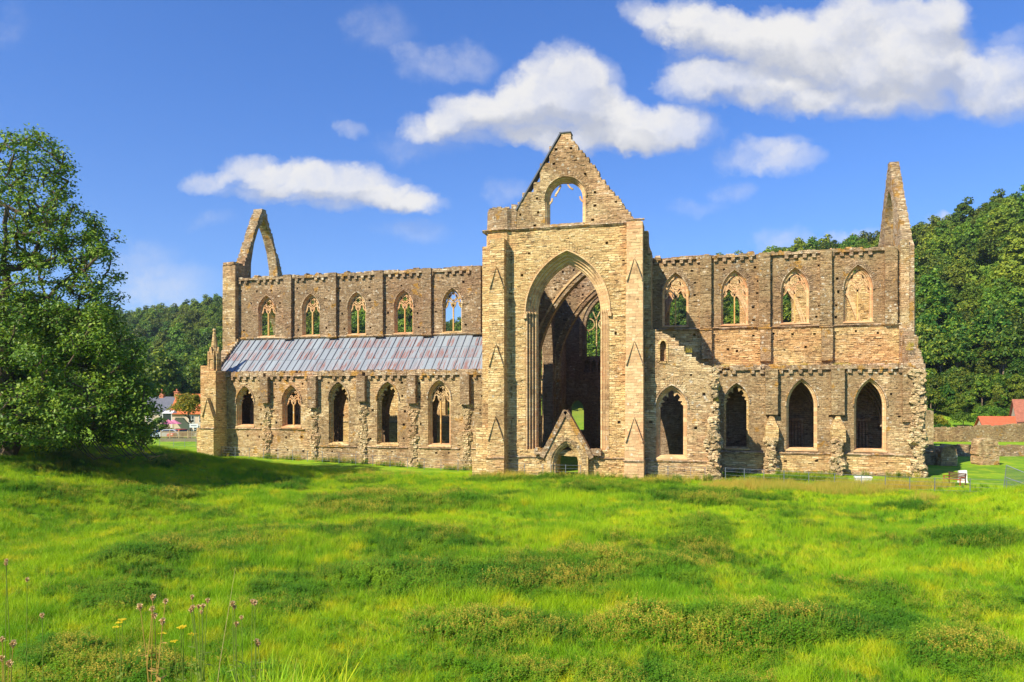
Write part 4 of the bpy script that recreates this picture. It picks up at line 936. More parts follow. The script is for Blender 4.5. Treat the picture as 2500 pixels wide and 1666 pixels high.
for k in range(34):
    px = Rr.uniform(330, 570); d = Rr.uniform(172, 215); p = at(px, d=d); z = gzf(p.x, p.y)
    plant(Rr.randrange(5), (p.x, p.y, z-.3), Rr.uniform(.8, 1.1), Rr.uniform(0, 6), 'dark broadleaf tree behind the village roofs below the far hill', 'trees behind the village')
def scatter(name, pts, scl, rotz, src, idx, tilt=None, label='', m=None, loc=None):
    me = bpy.data.meshes.new(name); me.vertices.add(len(pts)); me.vertices.foreach_set('co', np.asarray(pts, np.float32).ravel())
    for nm, val in (('scl', scl), ('rz', rotz)): a = me.attributes.new(nm, 'FLOAT', 'POINT'); a.data.foreach_set('value', np.asarray(val, np.float32))
    a = me.attributes.new('kin', 'INT', 'POINT'); a.data.foreach_set('value', np.asarray(idx, np.int32))
    o = bpy.data.objects.new(name, me); col.objects.link(o)
    ng = bpy.data.node_groups.new(name, 'GeometryNodeTree'); ng.interface.new_socket('Geometry', in_out='INPUT', socket_type='NodeSocketGeometry'); ng.interface.new_socket('Geometry', in_out='OUTPUT', socket_type='NodeSocketGeometry')
    N = ng.nodes.new; L = ng.links.new; gi = N('NodeGroupInput'); go_ = N('NodeGroupOutput'); ip = N('GeometryNodeInstanceOnPoints'); jo = N('GeometryNodeJoinGeometry')
    for s in reversed(src):
        oi = N('GeometryNodeObjectInfo'); oi.inputs['Object'].default_value = s; oi.inputs['As Instance'].default_value = True; L(oi.outputs['Geometry'], jo.inputs[0])
    def at_(nm, ty): q = N('GeometryNodeInputNamedAttribute'); q.data_type = ty; q.inputs['Name'].default_value = nm; return q.outputs['Attribute']
    L(gi.outputs[0], ip.inputs['Points']); L(jo.outputs[0], ip.inputs['Instance']); ip.inputs['Pick Instance'].default_value = True
    L(at_('kin', 'INT'), ip.inputs['Instance Index']); cx = N('ShaderNodeCombineXYZ'); L(at_('rz', 'FLOAT'), cx.inputs[2]); L(cx.outputs[0], ip.inputs['Rotation'])
    L(at_('scl', 'FLOAT'), ip.inputs['Scale']); L(ip.outputs[0], go_.inputs[0])
    mo = o.modifiers.new('scatter', 'NODES'); mo.node_group = ng
    return tag(o, label, kind='stuff')
# the woods on the hills
def jgrid(x0, x1, y0, y1, s):
    gx, gy = np.meshgrid(np.arange(x0, x1, s), np.arange(y0, y1, s)); gx = gx+rng.uniform(-.45, .45, gx.shape)*s; gy = gy+rng.uniform(-.45, .45, gy.shape)*s; return gx.ravel(), gy.ravel()
def pxy(X, Y, Z): d = np.maximum(-X*ST+Y*CT, .1); return 1250+F*(X*CT+Y*ST)/d, HY-(Z-H)*F/d, -X*ST+Y*CT
gx, gy = jgrid(-520, 420, 120, 720, 6.3); gzv = gz(gx, gy); px, py, d = pxy(gx, gy, gzv)
R_ = ridge(np.clip(px, -900, 3600)); start = np.interp(px, [-900, 400, 560, 700, 1150, 1500, 2200, 2260, 3600], [205, 205, 190, 200, 200, 185, 165, 168, 166])
meadow = (px > 1040) & (px < 1240) & (d > 260)                                     # open slope seen through the nave window
keep = (d > start) & (d < R_+45) & (px > -350) & (px < 2900) & ((py > HY-1e9)) & ~(meadow & (d < R_-60)) & (rng.uniform(0, 1, len(gx)) < .93)
keep &= ~((px > 560) & (px < 2230) & (d > start+160) & (d < R_-60) & (rng.uniform(0, 1, len(gx)) < .5))
gx, gy, gzv, px, d = gx[keep], gy[keep], gzv[keep], px[keep], d[keep]
n = len(gx); kin = rng.integers(0, 5, n)
scatter('woods', np.stack([gx, gy, gzv-.8], 1), rng.uniform(.5, 1.2, n), rng.uniform(0, 6.28, n), [k_[1] for k_ in kinds], kin, label='dense broadleaf woods covering the valley hills')
print('woods', n)
nu = 620; pxu = rng.uniform(2215, 2700, nu); du = rng.uniform(147, 184, nu); tu = (pxu-1250)/F; gx = tu*du*CT-du*ST; gy = tu*du*ST+du*CT; keep = (du > 152) | (pxu > 2420) | (rng.uniform(0, 1, nu) < .3); gx, gy = gx[keep], gy[keep]; n = len(gx)
scatter('undergrowth', np.stack([gx, gy, gz(gx, gy)-.6], 1), rng.uniform(.14, .34, n), rng.uniform(0, 6.28, n), [k_[1] for k_ in kinds], rng.integers(0, 5, n), label='tangled undergrowth and bushes along the foot of the steep wood')

# ------------------------------------------------------------------ the great tree
def grow(base, pts, seed=3, bias=.55):
    """joins crown points to the trunk by the nearest, shortest way"""
    P_n = [np.array(p, float) for p in base]; par = [max(0, i-1) for i in range(len(base))]; par[0] = -1
    A = np.array(P_n); plen = np.concatenate([[0], np.cumsum(np.linalg.norm(np.diff(A, axis=0), axis=1))])
    pts = np.array(pts); o = np.argsort(np.linalg.norm(pts-A[len(A)//2], axis=1)); pts = pts[o]
    for p in pts:
        dd = np.linalg.norm(A-p, axis=1); cost = dd+bias*plen*.18+np.where(A[:, 2] > p[2]+1.2, (A[:, 2]-p[2])*.8, 0); j = int(np.argmin(cost))
        A = np.vstack([A, p]); plen = np.append(plen, plen[j]+dd[j]); par.append(j)
    return A, par
def branches(A, par, r0, tip=.02, seed=2):
    R_ = random.Random(seed); n = len(A); w_ = np.zeros(n); ch = [0]*n
    for i in range(n-1, 0, -1): ch[par[i]] += 1
    for i in range(n-1, 0, -1): w_[i] = max(w_[i], 0)+ (1 if ch[i] == 0 else 0); w_[par[i]] += w_[i]
    rad = tip+(r0-tip)*np.sqrt(w_/max(w_[0], 1)); mb = MB()
    for i in range(1, n):
        a, b = Vector(A[par[i]]), Vector(A[i]); m_ = (a+b)/2; L = (b-a).length; m_ += Vector((R_.uniform(-1, 1), R_.uniform(-1, 1), R_.uniform(-1.4, .3)))*L*.10
        ra = min(rad[par[i]], rad[i]*1.35); mb.tube([a, m_, b], [ra, (ra+rad[i])/2, rad[i]], 6 if rad[i] > .06 else 4, cap=False)
    return mb
TD = 56.; tb = at(12, d=TD); tb.z = gzf(tb.x, tb.y)-.2
def tp(px, py, dd=0): return np.array(at(px, py, d=TD+dd))
EL = [(25,400,70,85,3.5,38),(110,395,62,45,3,18),(150,440,30,50,2,6),(10,540,110,110,5,60),(110,500,80,60,4,34),(175,560,80,60,4,30),(235,600,55,60,3,22),(225,680,70,55,4,26),(60,680,130,80,6,60),(140,755,150,45,6,60),(20,770,110,50,6,40),(255,735,50,35,4,16),(190,610,70,50,5,26),(60,330,60,25,3,10),(80,600,90,60,6,36),(-70,660,90,110,5,50),
      (-110,880,170,160,7,110),(60,850,150,90,8,110),(200,820,110,70,7,80),(285,880,75,80,6,60),(180,960,160,100,8,130),(320,980,62,90,5,60),(60,1000,170,90,8,120),(-80,1030,150,70,7,60),(310,1055,68,38,4,34),(120,1060,150,40,6,50)]
pts = []; dens_ = []
for (x, y, rx, ry, rd, n_) in EL:
    for _ in range(n_):
        dv = unit(1)[0]*rng.uniform(.25, 1)**.5; pts.append(tp(x+dv[0]*rx, y+dv[2]*ry, dv[1]*rd)); dens_.append(y)
base = [tuple(tb)]+[tuple(tp(12+6*math.sin(k), 1105-k*75, -.2*k)) for k in range(1, 9)]
A, par = grow(base, pts)
big = thing('walnut_tree', 'huge leafy tree with an airy top and a dense low skirt at the meadow edge', 'tree', tuple(tb))
mbb = branches(A, par, .62, .022)
for k in range(16):                                                                # bare twigs trailing to the grass
    x = Rr.uniform(215, 385); a = Vector(tp(x-40, 1075, Rr.uniform(-4, 1))); b = Vector(tp(x, 1108+Rr.uniform(0, 16), Rr.uniform(-4, 1))); c = Vector(tp(x+Rr.uniform(10, 45), 1100+Rr.uniform(0, 14), Rr.uniform(-4, 1)))
    mbb.tube([a, a.lerp(b, .6)+Vector((0, 0, -.15)), b, c], [.04, .03, .022, .01], 4)
mesh_obj('trunk', [v-tb for v in mbb.v], mbb.f, M['bark'], big)
C, Nn = [], []
for i in range(len(base), len(A)):
    py_ = HY-(A[i][2]-H)*F/TD; q = int(88 if py_ > 760 else 56); dd = unit(q); rr = rng.uniform(.1, 1, (q, 1))**.6*(.95 if py_ > 760 else .88)
    C.append(A[i]+dd*rr*np.array([1, 1, .7])); Nn.append(dd*.5+rng.normal(size=(q, 3))*.5+np.array([-.1, -.3, .8]))
v, f = leafcloud(np.concatenate(C), np.concatenate(Nn), .142, .5)
mesh_obj('crown', v-np.array(tb), f, M['leaf_big'], big, attrs={'rnd': ('FACE', np.repeat(rng.uniform(0, 1, len(f)//12+1), 12)[:len(f)])})
print('walnut leaves', len(f))

# ------------------------------------------------------------------ grass, nettles, dry grass
def blades(n, rad, h0, h1, w_, bend, seg=2, spread=1.):
    V, Fc, rn = [], [], []
    for k in range(n):
        t = rng.uniform(0, 2*PI); r = rad*rng.uniform(0, 1)**.5; x, y = r*math.cos(t), r*math.sin(t); h = rng.uniform(h0, h1); bd = rng.uniform(.1, 1)*bend*h; u = rng.uniform(0, 2*PI)*1.; dx, dy = math.cos(u), math.sin(u)
        f_ = rng.uniform(0, 2*PI); wx, wy = math.cos(f_)*w_, math.sin(f_)*w_; o = len(V); rr = rng.uniform(0, 1)
        for s in range(seg+1):
            q = s/seg; c = (x+dx*bd*q*q, y+dy*bd*q*q, h*q*(1-.15*q*bend)); k_ = (1-q*.92)
            V += [(c[0]-wx*k_, c[1]-wy*k_, c[2]), (c[0]+wx*k_, c[1]+wy*k_, c[2])]
        for s in range(seg): Fc.append((o+2*s, o+2*s+1, o+2*s+3, o+2*s+2)); rn.append(rr)
    return np.array(V), np.array(Fc), np.array(rn)
def tuft(name, label, p, m, *a, **k):
    V, Fc, rn = blades(*a, **k); o = mesh_obj(name, V, Fc, m, attrs={'rnd': ('FACE', rn), 'tip': ('FACE', rn*0)}); o.location = p; return tag(o, label, kind='stuff')
def nettle(name, label, p, stems, h0, h1, leaf, tipz):
    V, Fc, rn, tip = [], [], [], []
    for s in range(stems):
        t = rng.uniform(0, 2*PI); r = .26*rng.uniform(0, 1)**.5; x, y = r*math.cos(t), r*math.sin(t); h = rng.uniform(h0, h1); lx, ly = rng.uniform(-.12, .12, 2)
        o = len(V); V += [(x-.006, y, 0), (x+.006, y, 0), (x+lx+.004, y+ly, h), (x+lx-.004, y+ly, h)]; Fc.append((o, o+1, o+2, o+3)); rn.append(.5); tip.append(.6)
        nl = 15; rr = rng.uniform(0, 1)
        for q in range(nl):
            zq = (q+1)/nl; u = q*1.57+rng.uniform(-.4, .4); L = leaf*(1.15-.65*zq)*rng.uniform(.8, 1.2); c = np.array([x+lx*zq, y+ly*zq, h*zq]); dv = np.array([math.cos(u), math.sin(u), rng.uniform(-.5, .25)]); sd = np.array([-math.sin(u), math.cos(u), 0])*L*.36
            is_tip = zq > tipz
            if is_tip: dv[2] = rng.uniform(-.3, .9); L *= .75; sd *= .6
            o = len(V); V += [c, c+dv*L*.45+sd, c+dv*L, c+dv*L*.45-sd]; Fc.append((o, o+1, o+2, o+3)); rn.append(rr*.9); tip.append(1. if is_tip else 0.)
    o = mesh_obj(name, np.array(V), np.array(Fc), M['nettle'], attrs={'rnd': ('FACE', rn), 'tip': ('FACE', tip)}); o.location = p; return tag(o, label, kind='stuff')
def gp(px, d): p = at(px, d=d); return (p.x, p.y, gzf(p.x, p.y))
T1 = [tuft('grass', 'tuft of short meadow grass', gp(900+k*120, 24+k*3), M['grass'], 46, .24, .12+.03*k, .26+.05*k, .0065, .8) for k in range(3)]
T1.append(tuft('grass', 'tuft of longer meadow grass', gp(1500, 28), M['grass'], 40, .22, .25, .46, .006, .7))
T2 = [nettle('nettles', 'clump of dark nettles', gp(1500+k*90, 26+3*k), 10, .40+.08*k, .62+.1*k, .13, (2, 2, .80)[k]) for k in range(3)]
T3 = [tuft('dry_grass', 'tuft of tall dry grass', gp(1850+k*60, 55), M['straw'], 34, .25, .5, .95+.15*k, .007, .5) for k in range(2)]
EN = [(340,1355,140,38,1),(250,1475,190,45,1),(60,1520,120,50,.6),(700,1470,160,50,.8),(1050,1430,260,48,1),(903,1240,330,26,.9),(260,1215,270,40,.9),(706,1188,50,14,1),(1436,1400,280,80,1),(1834,1545,430,55,1.1),(2340,1600,200,55,1.1),(1200,1545,260,45,.8),(1462,1192,240,24,1),(1730,1217,220,20,1),(2230,1238,110,14,.9),(2365,1323,140,32,1.1),(2180,1335,110,22,1),(1960,1290,120,14,.5),(2420,1480,130,50,.8),(560,1250,140,24,.7),(100,1150,220,22,.8),(420,1130,80,14,.7),(1280,1170,170,16,1),(150,1620,110,45,.7),(2100,1440,120,22,.45),(1700,1330,160,16,.4),(600,1590,140,50,.5),(1000,1300,160,20,.6)]
rs_ = np.random.RandomState(3)
def vnoise(x, y, s, sd):
    g_ = np.random.RandomState(sd).rand(128, 128); x = x/s+50; y = y/s+50; xi = np.floor(x).astype(int); yi = np.floor(y).astype(int); fx = x-xi; fy = y-yi; fx = fx*fx*(3-2*fx); fy = fy*fy*(3-2*fy)
    q = lambda a, b: g_[a % 128, b % 128]
    return (q(xi, yi)*(1-fx)+q(xi+1, yi)*fx)*(1-fy)+(q(xi, yi+1)*(1-fx)+q(xi+1, yi+1)*fx)*fy
def fbm(x, y, s, sd): return vnoise(x, y, s, sd)*.55+vnoise(x, y, s*.45, sd+1)*.3+vnoise(x, y, s*.2, sd+2)*.15
def field_pts(n, d0, d1, pw=1.6):
    d = (d0**(2-pw)+rng.uniform(0, 1, n)*(d1**(2-pw)-d0**(2-pw)))**(1/(2-pw)); px = rng.uniform(-120, 2620, n); t = (px-1250)/F
    u = t*d; X = u*CT-d*ST; Y = u*ST+d*CT; return X, Y, gz(X, Y)
def inside(X, Y):                                                # keep the grass out of the church
    return ((X > -56.5) & (X < 20.2) & (Y > 73.9) & (Y < 97)) | ((X > -20.6) & (X < 1.6) & (Y > 66.2) & (Y < 98)) | ((Y > 67.5) & (X > 12)) | (Y > 72.5)
def nmask(X, Y, Z):
    px, py, d = pxy(X, Y, Z); m_ = np.zeros_like(px)
    for (x, y, rx, ry, s) in EN: m_ = np.maximum(m_, s*np.clip(1.25-((px-x)/rx)**2-((py-y)/ry)**2, 0, 1))
    return m_*.62+(fbm(X, Y, 7, 7)-.5)*1.5+(fbm(X, Y, 2.2, 17)-.5)*1.1+.30
X, Y, Z = field_pts(64000, 16.6, 74, .75); nm = nmask(X, Y, Z); k = ~inside(X, Y) & (nm < .75+rng.uniform(-.2, .4, len(X))); X, Y, Z, nm = X[k], Y[k], Z[k], nm[k]
lawnish = np.clip((Y-60)/6, 0, 1)
sc1 = rng.uniform(.55, 1.4, len(X))*(.45+1.2*fbm(X, Y, 3, 21))*(1-.5*lawnish)
scatter('meadow_grass', np.stack([X, Y, Z], 1), sc1, rng.uniform(0, 6.28, len(X)), T1, np.where(fbm(X, Y, 6, 31) > .58, 3, rng.integers(0, 3, len(X))), label='short bright grass of the meadow')
print('grass', len(X))
X, Y, Z = field_pts(56000, 16.6, 66, .8); nm = nmask(X, Y, Z); k = ~inside(X, Y) & (nm > .45+rng.uniform(-.12, .25, len(X))); X, Y, Z, nm = X[k], Y[k], Z[k], nm[k]
hs = .42+.66*np.clip(nm-.3, 0, .9)
scatter('nettle_beds', np.stack([X, Y, Z-.03], 1), hs*rng.uniform(.8, 1.15, len(X)), rng.uniform(0, 6.28, len(X)), T2, np.where((fbm(X, Y, 5, 41) > .47) & (rng.uniform(0, 1, len(X)) < .6), 2, rng.integers(0, 2, len(X))), label='beds of dark nettles with yellowing tips')
print('nettles', len(X))
X, Y, Z = field_pts(26000, 16.6, 68, .8); k = ~inside(X, Y) & (fbm(X, Y, 3.2, 51) > rng.uniform(.3, .75, len(X))); X, Y, Z = X[k], Y[k], Z[k]
scatter('meadow_weeds', np.stack([X, Y, Z-.02], 1), rng.uniform(.25, .62, len(X)), rng.uniform(0, 6.28, len(X)), T2+[T3[0]], rng.choice([0, 1, 2, 3], len(X), p=[.42, .28, .2, .10]), label='low weeds and seed heads scattered through the meadow grass')
X, Y, Z = field_pts(30000, 44, 70, .8); px, py, d = pxy(X, Y, Z)
m_ = np.zeros_like(px)
for (x, y, rx, ry, s) in [(1850,1195,160,18,1),(2050,1200,180,18,1),(2220,1190,130,16,1),(2380,1160,110,26,1),(2480,1150,80,30,.9),(1640,1180,90,10,.7),(900,1160,300,8,.55),(1230,1170,90,9,.7),(1760,1230,70,12,.5),(2250,1225,60,10,.6),(90,1140,120,14,.5)]: m_ = np.maximum(m_, s*np.clip(1.2-((px-x)/rx)**2-((py-y)/ry)**2, 0, 1))
k = ~inside(X, Y) & (m_+(fbm(X, Y, 2.5, 9)-.5)*1.2 > .55+rng.uniform(-.1, .3, len(X))); X, Y, Z = X[k], Y[k], Z[k]
scatter('dry_grass_bed', np.stack([X, Y, Z], 1), rng.uniform(.5, 1.0, len(X)), rng.uniform(0, 6.28, len(X)), T3, rng.integers(0, 2, len(X)), label='tall dry golden grass along the railing')
print('straw', len(X))
# weeds at the foot of the walls
nb = 900; xb = rng.uniform(-54.5, 19, nb); yb = np.where(xb < -20.8, 73.6, np.where(xb < -4.9, np.where((xb > -17.5) & (xb < -6.8), 65.5, 64.4), np.where(xb < 1.6, 65.8, 73.0)))-rng.uniform(0, .9, nb)**1.5
kb_ = fbm(xb, yb*0, 2.5, 61) > .42; xb, yb = xb[kb_], yb[kb_]
scatter('wall_foot_weeds', np.stack([xb, yb, gz(xb, yb)], 1), rng.uniform(.35, 1.0, len(xb)), rng.uniform(0, 6.28, len(xb)), T2+T3, rng.integers(0, 5, len(xb)), label='tall weeds growing at the foot of the abbey walls')
# grass on the wall heads
V, Fc, rn = [], [], []
for k in range(70):
    x = Rr.choice((Rr.uniform(.8, 2.6), Rr.uniform(7, 10), Rr.uniform(7, 10), Rr.uniform(12, 13.5), Rr.uniform(16, 18.6), Rr.uniform(1, 18))); y = Rr.uniform(74.2, 76.5)
    v_, f_, r_ = blades(26, .25, .15, .5, .012, .8); o = sum(len(q) for q in V); V.append(v_+np.array([x, y, 10.15])); Fc.append(f_+o); rn.append(r_)
for (x, y, z) in ((-1.2, 67.4, 11.2), (18.6, 75.4, 11.6), (18.9, 75.9, 12), (1.2, 67.6, 7.8), (1.15, 67.3, 6.9), (1.1, 67.4, 6.3)):
    v_, f_, r_ = blades(50, .35, .25, .8, .014, .8); o = sum(len(q) for q in V); V.append(v_+np.array([x, y, z])); Fc.append(f_+o); rn.append(r_)
rn = np.concatenate(rn)
tag(mesh_obj('ledge_grass', np.concatenate(V), np.concatenate(Fc), M['straw'], attrs={'rnd': ('FACE', rn), 'tip': ('FACE', rn*0)}), 'grass and weeds growing on the ledges of the abbey walls', kind='stuff')

# ------------------------------------------------------------------ railings
def railing(pts, label, step=1.9, h=1.12, rails=4, group='iron estate railings'):
    pts = [Vector((x, y, gzf(x, y))) for x, y in pts]; t = thing('railing', label, 'railing', tuple(pts[0]), group); o0 = pts[0]
    dens = [pts[0]]
    for a, b in zip(pts, pts[1:]):
        n_ = max(1, round((b-a).length/step))
        for k in range(1, n_+1): q = a.lerp(b, k/n_); q.z = gzf(q.x, q.y); dens.append(q)
    for p in dens:
        mb = MB(); q = p-o0; mb.box(q.x-.025, q.x+.025, q.y-.012, q.y+.012, q.z-.2, q.z+h+.04); mb.build('post', M['metal'], t)
    for k in range(rails):
        mb = MB(); mb.tube([p-o0+Vector((0, 0, .22+(h-.22)*k/(rails-1))) for p in dens], .010 if k < rails-1 else .014, 4); mb.build('rail', M['metal'], t)
    return t
railing([(-52.8, 72.6), (-40, 72.4), (-30, 72.2), (-20.6, 71.9)], 'long thin grey railing along the foot of the nave wall')
railing([(-17.6, 65.9), (-14.1, 65.8)], 'short railing between the turret buttress and the doorway')
railing([(-13.3, 65.5), (-10.6, 65.5)], 'short railing across the small gabled doorway', step=1.4)
railing([(-4.9, 66.1), (-1, 66.2), (.2, 66.2)], 'railing under the chapel window east of the pink buttress')
railing([(1.9, 66.4), (6.5, 64.6), (12, 62.6), (17, 62.0), (21.5, 61.2), (24.6, 59.6)], 'long railing curving through dry grass past the bench')
railing([(-82, 84), (-70, 86), (-60, 84.5), (-55.5, 78)], 'distant railing beyond the great tree on the lawn')
# mesh gate
p = gp(2450, 58); t = thing('mesh_gate', 'leaning pale wire mesh panel at the railing end', 'gate', p); t.rotation_euler = (.0, .12, math.radians(-52))
mb = MB()
for a, b in (((0, 0), (0, 1.9)), ((0, 1.9), (1.9, 1.5)), ((1.9, 1.5), (1.9, -.1)), ((1.9, -.1), (0, 0)), ((0, .95), (1.9, .7))): mb.tube([(a[0], 0, a[1]), (b[0], 0, b[1])], .03, 5)
mb.build('frame', M['metal'], t); mb = MB()
for k in range(1, 22): mb.tube([(k*.086, 0, 0), (k*.086, 0, 1.88-k*.018)], .009, 3)
for k in range(1, 18): mb.tube([(0, 0, k*.105), (1.9, 0, k*.09)], .009, 3)
mb.build('mesh', M['metal'], t)
# bench, stone block, marker
p = gp(2330, 61.0); t = thing('bench', 'brown wooden bench standing behind the railing by a pale stone post', 'bench', p); t.rotation_euler = (0, 0, math.radians(-62))
def bx(nm, x0, x1, y0, y1, z0, z1, m, rot=None): mb = MB(); mb.box(x0, x1, y0, y1, z0, z1, rot=rot); return mb.build(nm, M[m], t)
for k in range(4): bx('seat_slat', -.85, .85, -.25+k*.13, -.15+k*.13, .42, .46, 'bench')
for k in range(4): bx('back_slat', -.85, .85, .27+k*.03, .30+k*.03, .52+k*.12, .61+k*.12, 'bench_dark')
for x in (-.85, .79):
    bx('leg', x, x+.07, -.28, -.21, 0, .64, 'bench'); bx('leg', x, x+.07, .24, .31, 0, 1.0, 'bench_dark'); bx('armrest', x-.01, x+.08, -.32, .28, .64, .69, 'bench')
def rock(mb, c, s, R_): mb.box(c[0]-s[0]/2, c[0]+s[0]/2, c[1]-s[1]/2, c[1]+s[1]/2, c[2], c[2]+s[2], j=min(s)*.06, R=R_)
p = gp(2350, 62.4); mb = MB(); mb.frustum([(-.3, -.2, -.1), (.32, -.2, -.1), (.32, .2, -.1), (-.3, .2, -.1)], [(-.3, -.18, 1.0), (.28, -.18, 1.05), (.28, .18, 1.05), (-.3, .18, 1.0)]); mb.box(-.34, .36, -.24, .24, -.12, .12); o = mb.build('stone_post', M['white']); o.location = p; tag(o, 'pale upright stone post just right of the bench', 'stone post')
p = gp(2107, 61.5); mb = MB(); mb.box(-.62, .62, -.3, .3, -.1, .5, j=.03); mb.box(-.66, .66, -.34, .34, .5, .6, j=.02); o = mb.build('stone_block', M['white']); o.location = p; tag(o, 'low pale stone block behind the dry grass', 'stone block')

# ------------------------------------------------------------------ outlying ruins
def loc_wall(name, label, cat, px0, px1, d, z1, th, m, z0=None, step=.5, ra=.16, holes=(), group=None, Rs=1):
    """a ragged wall seen between two directions at depth d, in its own frame"""
    a = at(px0, d=d); b = at(px1, d=d if not isinstance(d, tuple) else d[1]); L = (b-a).length; R_ = random.Random(Rs)
    za = min(gzf(a.x, a.y), gzf(b.x, b.y)); mb = MB()
    top = rag((0, z1[0]), (L, z1[1]), R_, ra, step); wall(mb, [(0, -.5)]+top+[(L, -.5)], list(holes), 0, th, R=R_, stones=4, proud=.06)
    o = mb.build(name, M[m]); o.location = (a.x, a.y, za); o.rotation_euler = (0, 0, math.atan2(b.y-a.y, b.x-a.x)); return tag(o, label, cat, group)
loc_wall('ruined_pier', 'slim ruined stone pier close to the east end', 'ruin', 2258, 2279, 112, (5.4, 5.2), 1.2, 'tan', Rs=2)
loc_wall('precinct_wall', 'long grey-brown rubble wall in front of the red roofs', 'wall', 2276, 2560, 122, (2.3, 3.1), .8, 'pres', Rs=3)
loc_wall('foundation_wall', 'low ruined wall between the two lawns', 'wall', 2228, 2520, 94, (1.15, 1.2), .9, 'pres', Rs=4)
loc_wall('foundation_wall', 'lower footing of stones in front of the low ruined wall', 'wall', 2240, 2515, 91, (.5, .55), .6, 'cap', Rs=5)
def stub(px0, px1, d, h, label, Rs, side):
    a = at(px0, d=d); b = at(px1, d=d); L = (b-a).length; R_ = random.Random(Rs); mb = MB()
    ol = [(0, -.4), (-.05, h*.5), (.05, h*.82)]+([(L*.12, h*.96)])+[(L*.3, h), (L*.75, h*.98), (L*.93, h*.86), (L*1.0, h*.5), (L*1.02, -.4)]
    pts = []
    for p_, q_ in zip(ol, ol[1:]): pts += rag(p_, q_, R_, .07, .3)[:-1]
    pts.append(ol[-1]); wall(mb, pts, [], 0, 1.5, R=R_, stones=7, proud=.1)
    o = mb.build('ruined_pier', M['tan']); o.location = (a.x, a.y, gzf(a.x, a.y)); o.rotation_euler = (0, 0, YAW); return tag(o, label, 'ruin')
stub(2391, 2440, 79, 2.85, 'squat sunlit stump of a pier right of the bench', 7, 1); stub(2299, 2338, 78, 2.05, 'squat rounded stump of a pier standing in the abbey shadow', 8, 0)
loc_wall('foundation_wall', 'dark low wall running from the shaded stump to the abbey', 'wall', 2246, 2301, 79, (1.25, 1.3), .7, 'pres', Rs=9)
# ------------------------------------------------------------------ houses
def house(label, px, d, w_, dp, hw_, hr, wallm, roofm, rot=0, z=None, chim=(), wins=(), hip=0):
    p = at(px, d=d); z = gzf(p.x, p.y) if z is None else z; t = thing('house', label, 'house', (p.x, p.y, z)); t.rotation_euler = (0, 0, YAW+rot)
    mb = MB(); mb.frustum([(0, 0, -1), (w_, 0, -1), (w_, dp, -1), (0, dp, -1)], [(0, 0, hw_), (w_, 0, hw_), (w_, dp, hw_), (0, dp, hw_)])
    for x in (0.002, w_-.25): mb.frustum([(x, 0, hw_), (x, dp, hw_), (x, dp/2, hw_+hr)], [(x+.25, 0, hw_), (x+.25, dp, hw_), (x+.25, dp/2, hw_+hr)])
    mb.build('wall', M[wallm], t)
    mb = MB(); e = .35; k = hr/(dp/2)
    for s in (0, 1):
        y0, y1 = (-e, dp/2) if s == 0 else (dp+e, dp/2); z0, z1 = hw_-e*k, hw_+hr
        mb.frustum([(-e, y0, z0+.02), (w_+e, y0, z0+.02), (w_+e, y1, z1+.02), (-e, y1, z1+.02)], [(-e, y0, z0+.16), (w_+e, y0, z0+.16), (w_+e, y1, z1+.16), (-e, y1, z1+.16)])
    rf = mb.build('roof', M[roofm], t)
    for cx in chim:
        mb = MB(); mb.box(cx-.4, cx+.4, dp/2-.35, dp/2+.35, hw_+hr-.5, hw_+hr+1.2); mb.box(cx-.48, cx+.48, dp/2-.43, dp/2+.43, hw_+hr+1.0, hw_+hr+1.15); mb.build('chimney', M['pot'], rf)
        mb = MB(); mb.tube([(cx, dp/2, hw_+hr+1.2), (cx, dp/2, hw_+hr+1.65)], .16, 8); mb.build('chimney_pot', M['pot'], rf)
    for (x, z0, ww, wh) in wins:
        mb = MB()
        for (a0, a1, b0, b1) in ((x-.08, x, z0-.08, z0+wh+.08), (x+ww, x+ww+.08, z0-.08, z0+wh+.08), (x, x+ww, z0-.08, z0), (x, x+ww, z0+wh, z0+wh+.08), (x+ww/2-.03, x+ww/2+.03, z0, z0+wh), (x, x+ww, z0+wh/2-.03, z0+wh/2+.03)): mb.box(a0, a1, -.06, .0, b0, b1)
        f_ = mb.build('window', M['white'], t); mb = MB(); mb.box(x+.01, x+ww-.01, -.025, -.004, z0+.01, z0+wh-.01); mb.build('pane', M['glass'], f_)
    return t
house('village house with dark slate roof, partly behind the great tree', 350, 140, 5.4, 6.5, 4.6, 2.6, 'render', 'slate', chim=(2.0, 4.9), wins=((.6, 2.6, 1, 1.2), (3.2, 2.6, 1, 1.2), (1.8, .6, 1, 1.1)))
house('village house with bright orange pantile roof behind the small tree', 419, 138, 7.2, 6.0, 4.4, 3.3, 'render', 'orange', chim=(6.3,), wins=((3.2, 2.5, 1.0, 1.2), (5.2, 2.5, 1, 1.2), (4.2, .5, 1, 1.4)))
p = at(413, d=136); t = thing('porch', 'small white glazed porch between the slate and orange roofs', 'porch', (p.x, p.y, gzf(p.x, p.y))); t.rotation_euler = (0, 0, YAW)
mb = MB(); mb.box(-.9, .9, -.9, .9, 2.6, 2.8); mb.frustum([(-1, -1, 4.2), (1, -1, 4.2), (1, 1, 4.2), (-1, 1, 4.2)], [(-.8, .5, 4.7), (.8, .5, 4.7), (.8, 1, 4.7), (-.8, 1, 4.7)])
for x in (-.85, .75): mb.box(x, x+.1, -.85, -.75, 0, 4.2)
mb.build('frame', M['white'], t); mb = MB(); mb.box(-.74, .74, -.8, -.76, 2.8, 4.2); mb.build('pane', M['glass'], t)
house('low outbuilding roofed in bright red clay tiles behind the rubble wall', 2402, 125, 5.0, 3.2, 2.6, 1.4, 'render', 'redtile', rot=math.radians(-14))
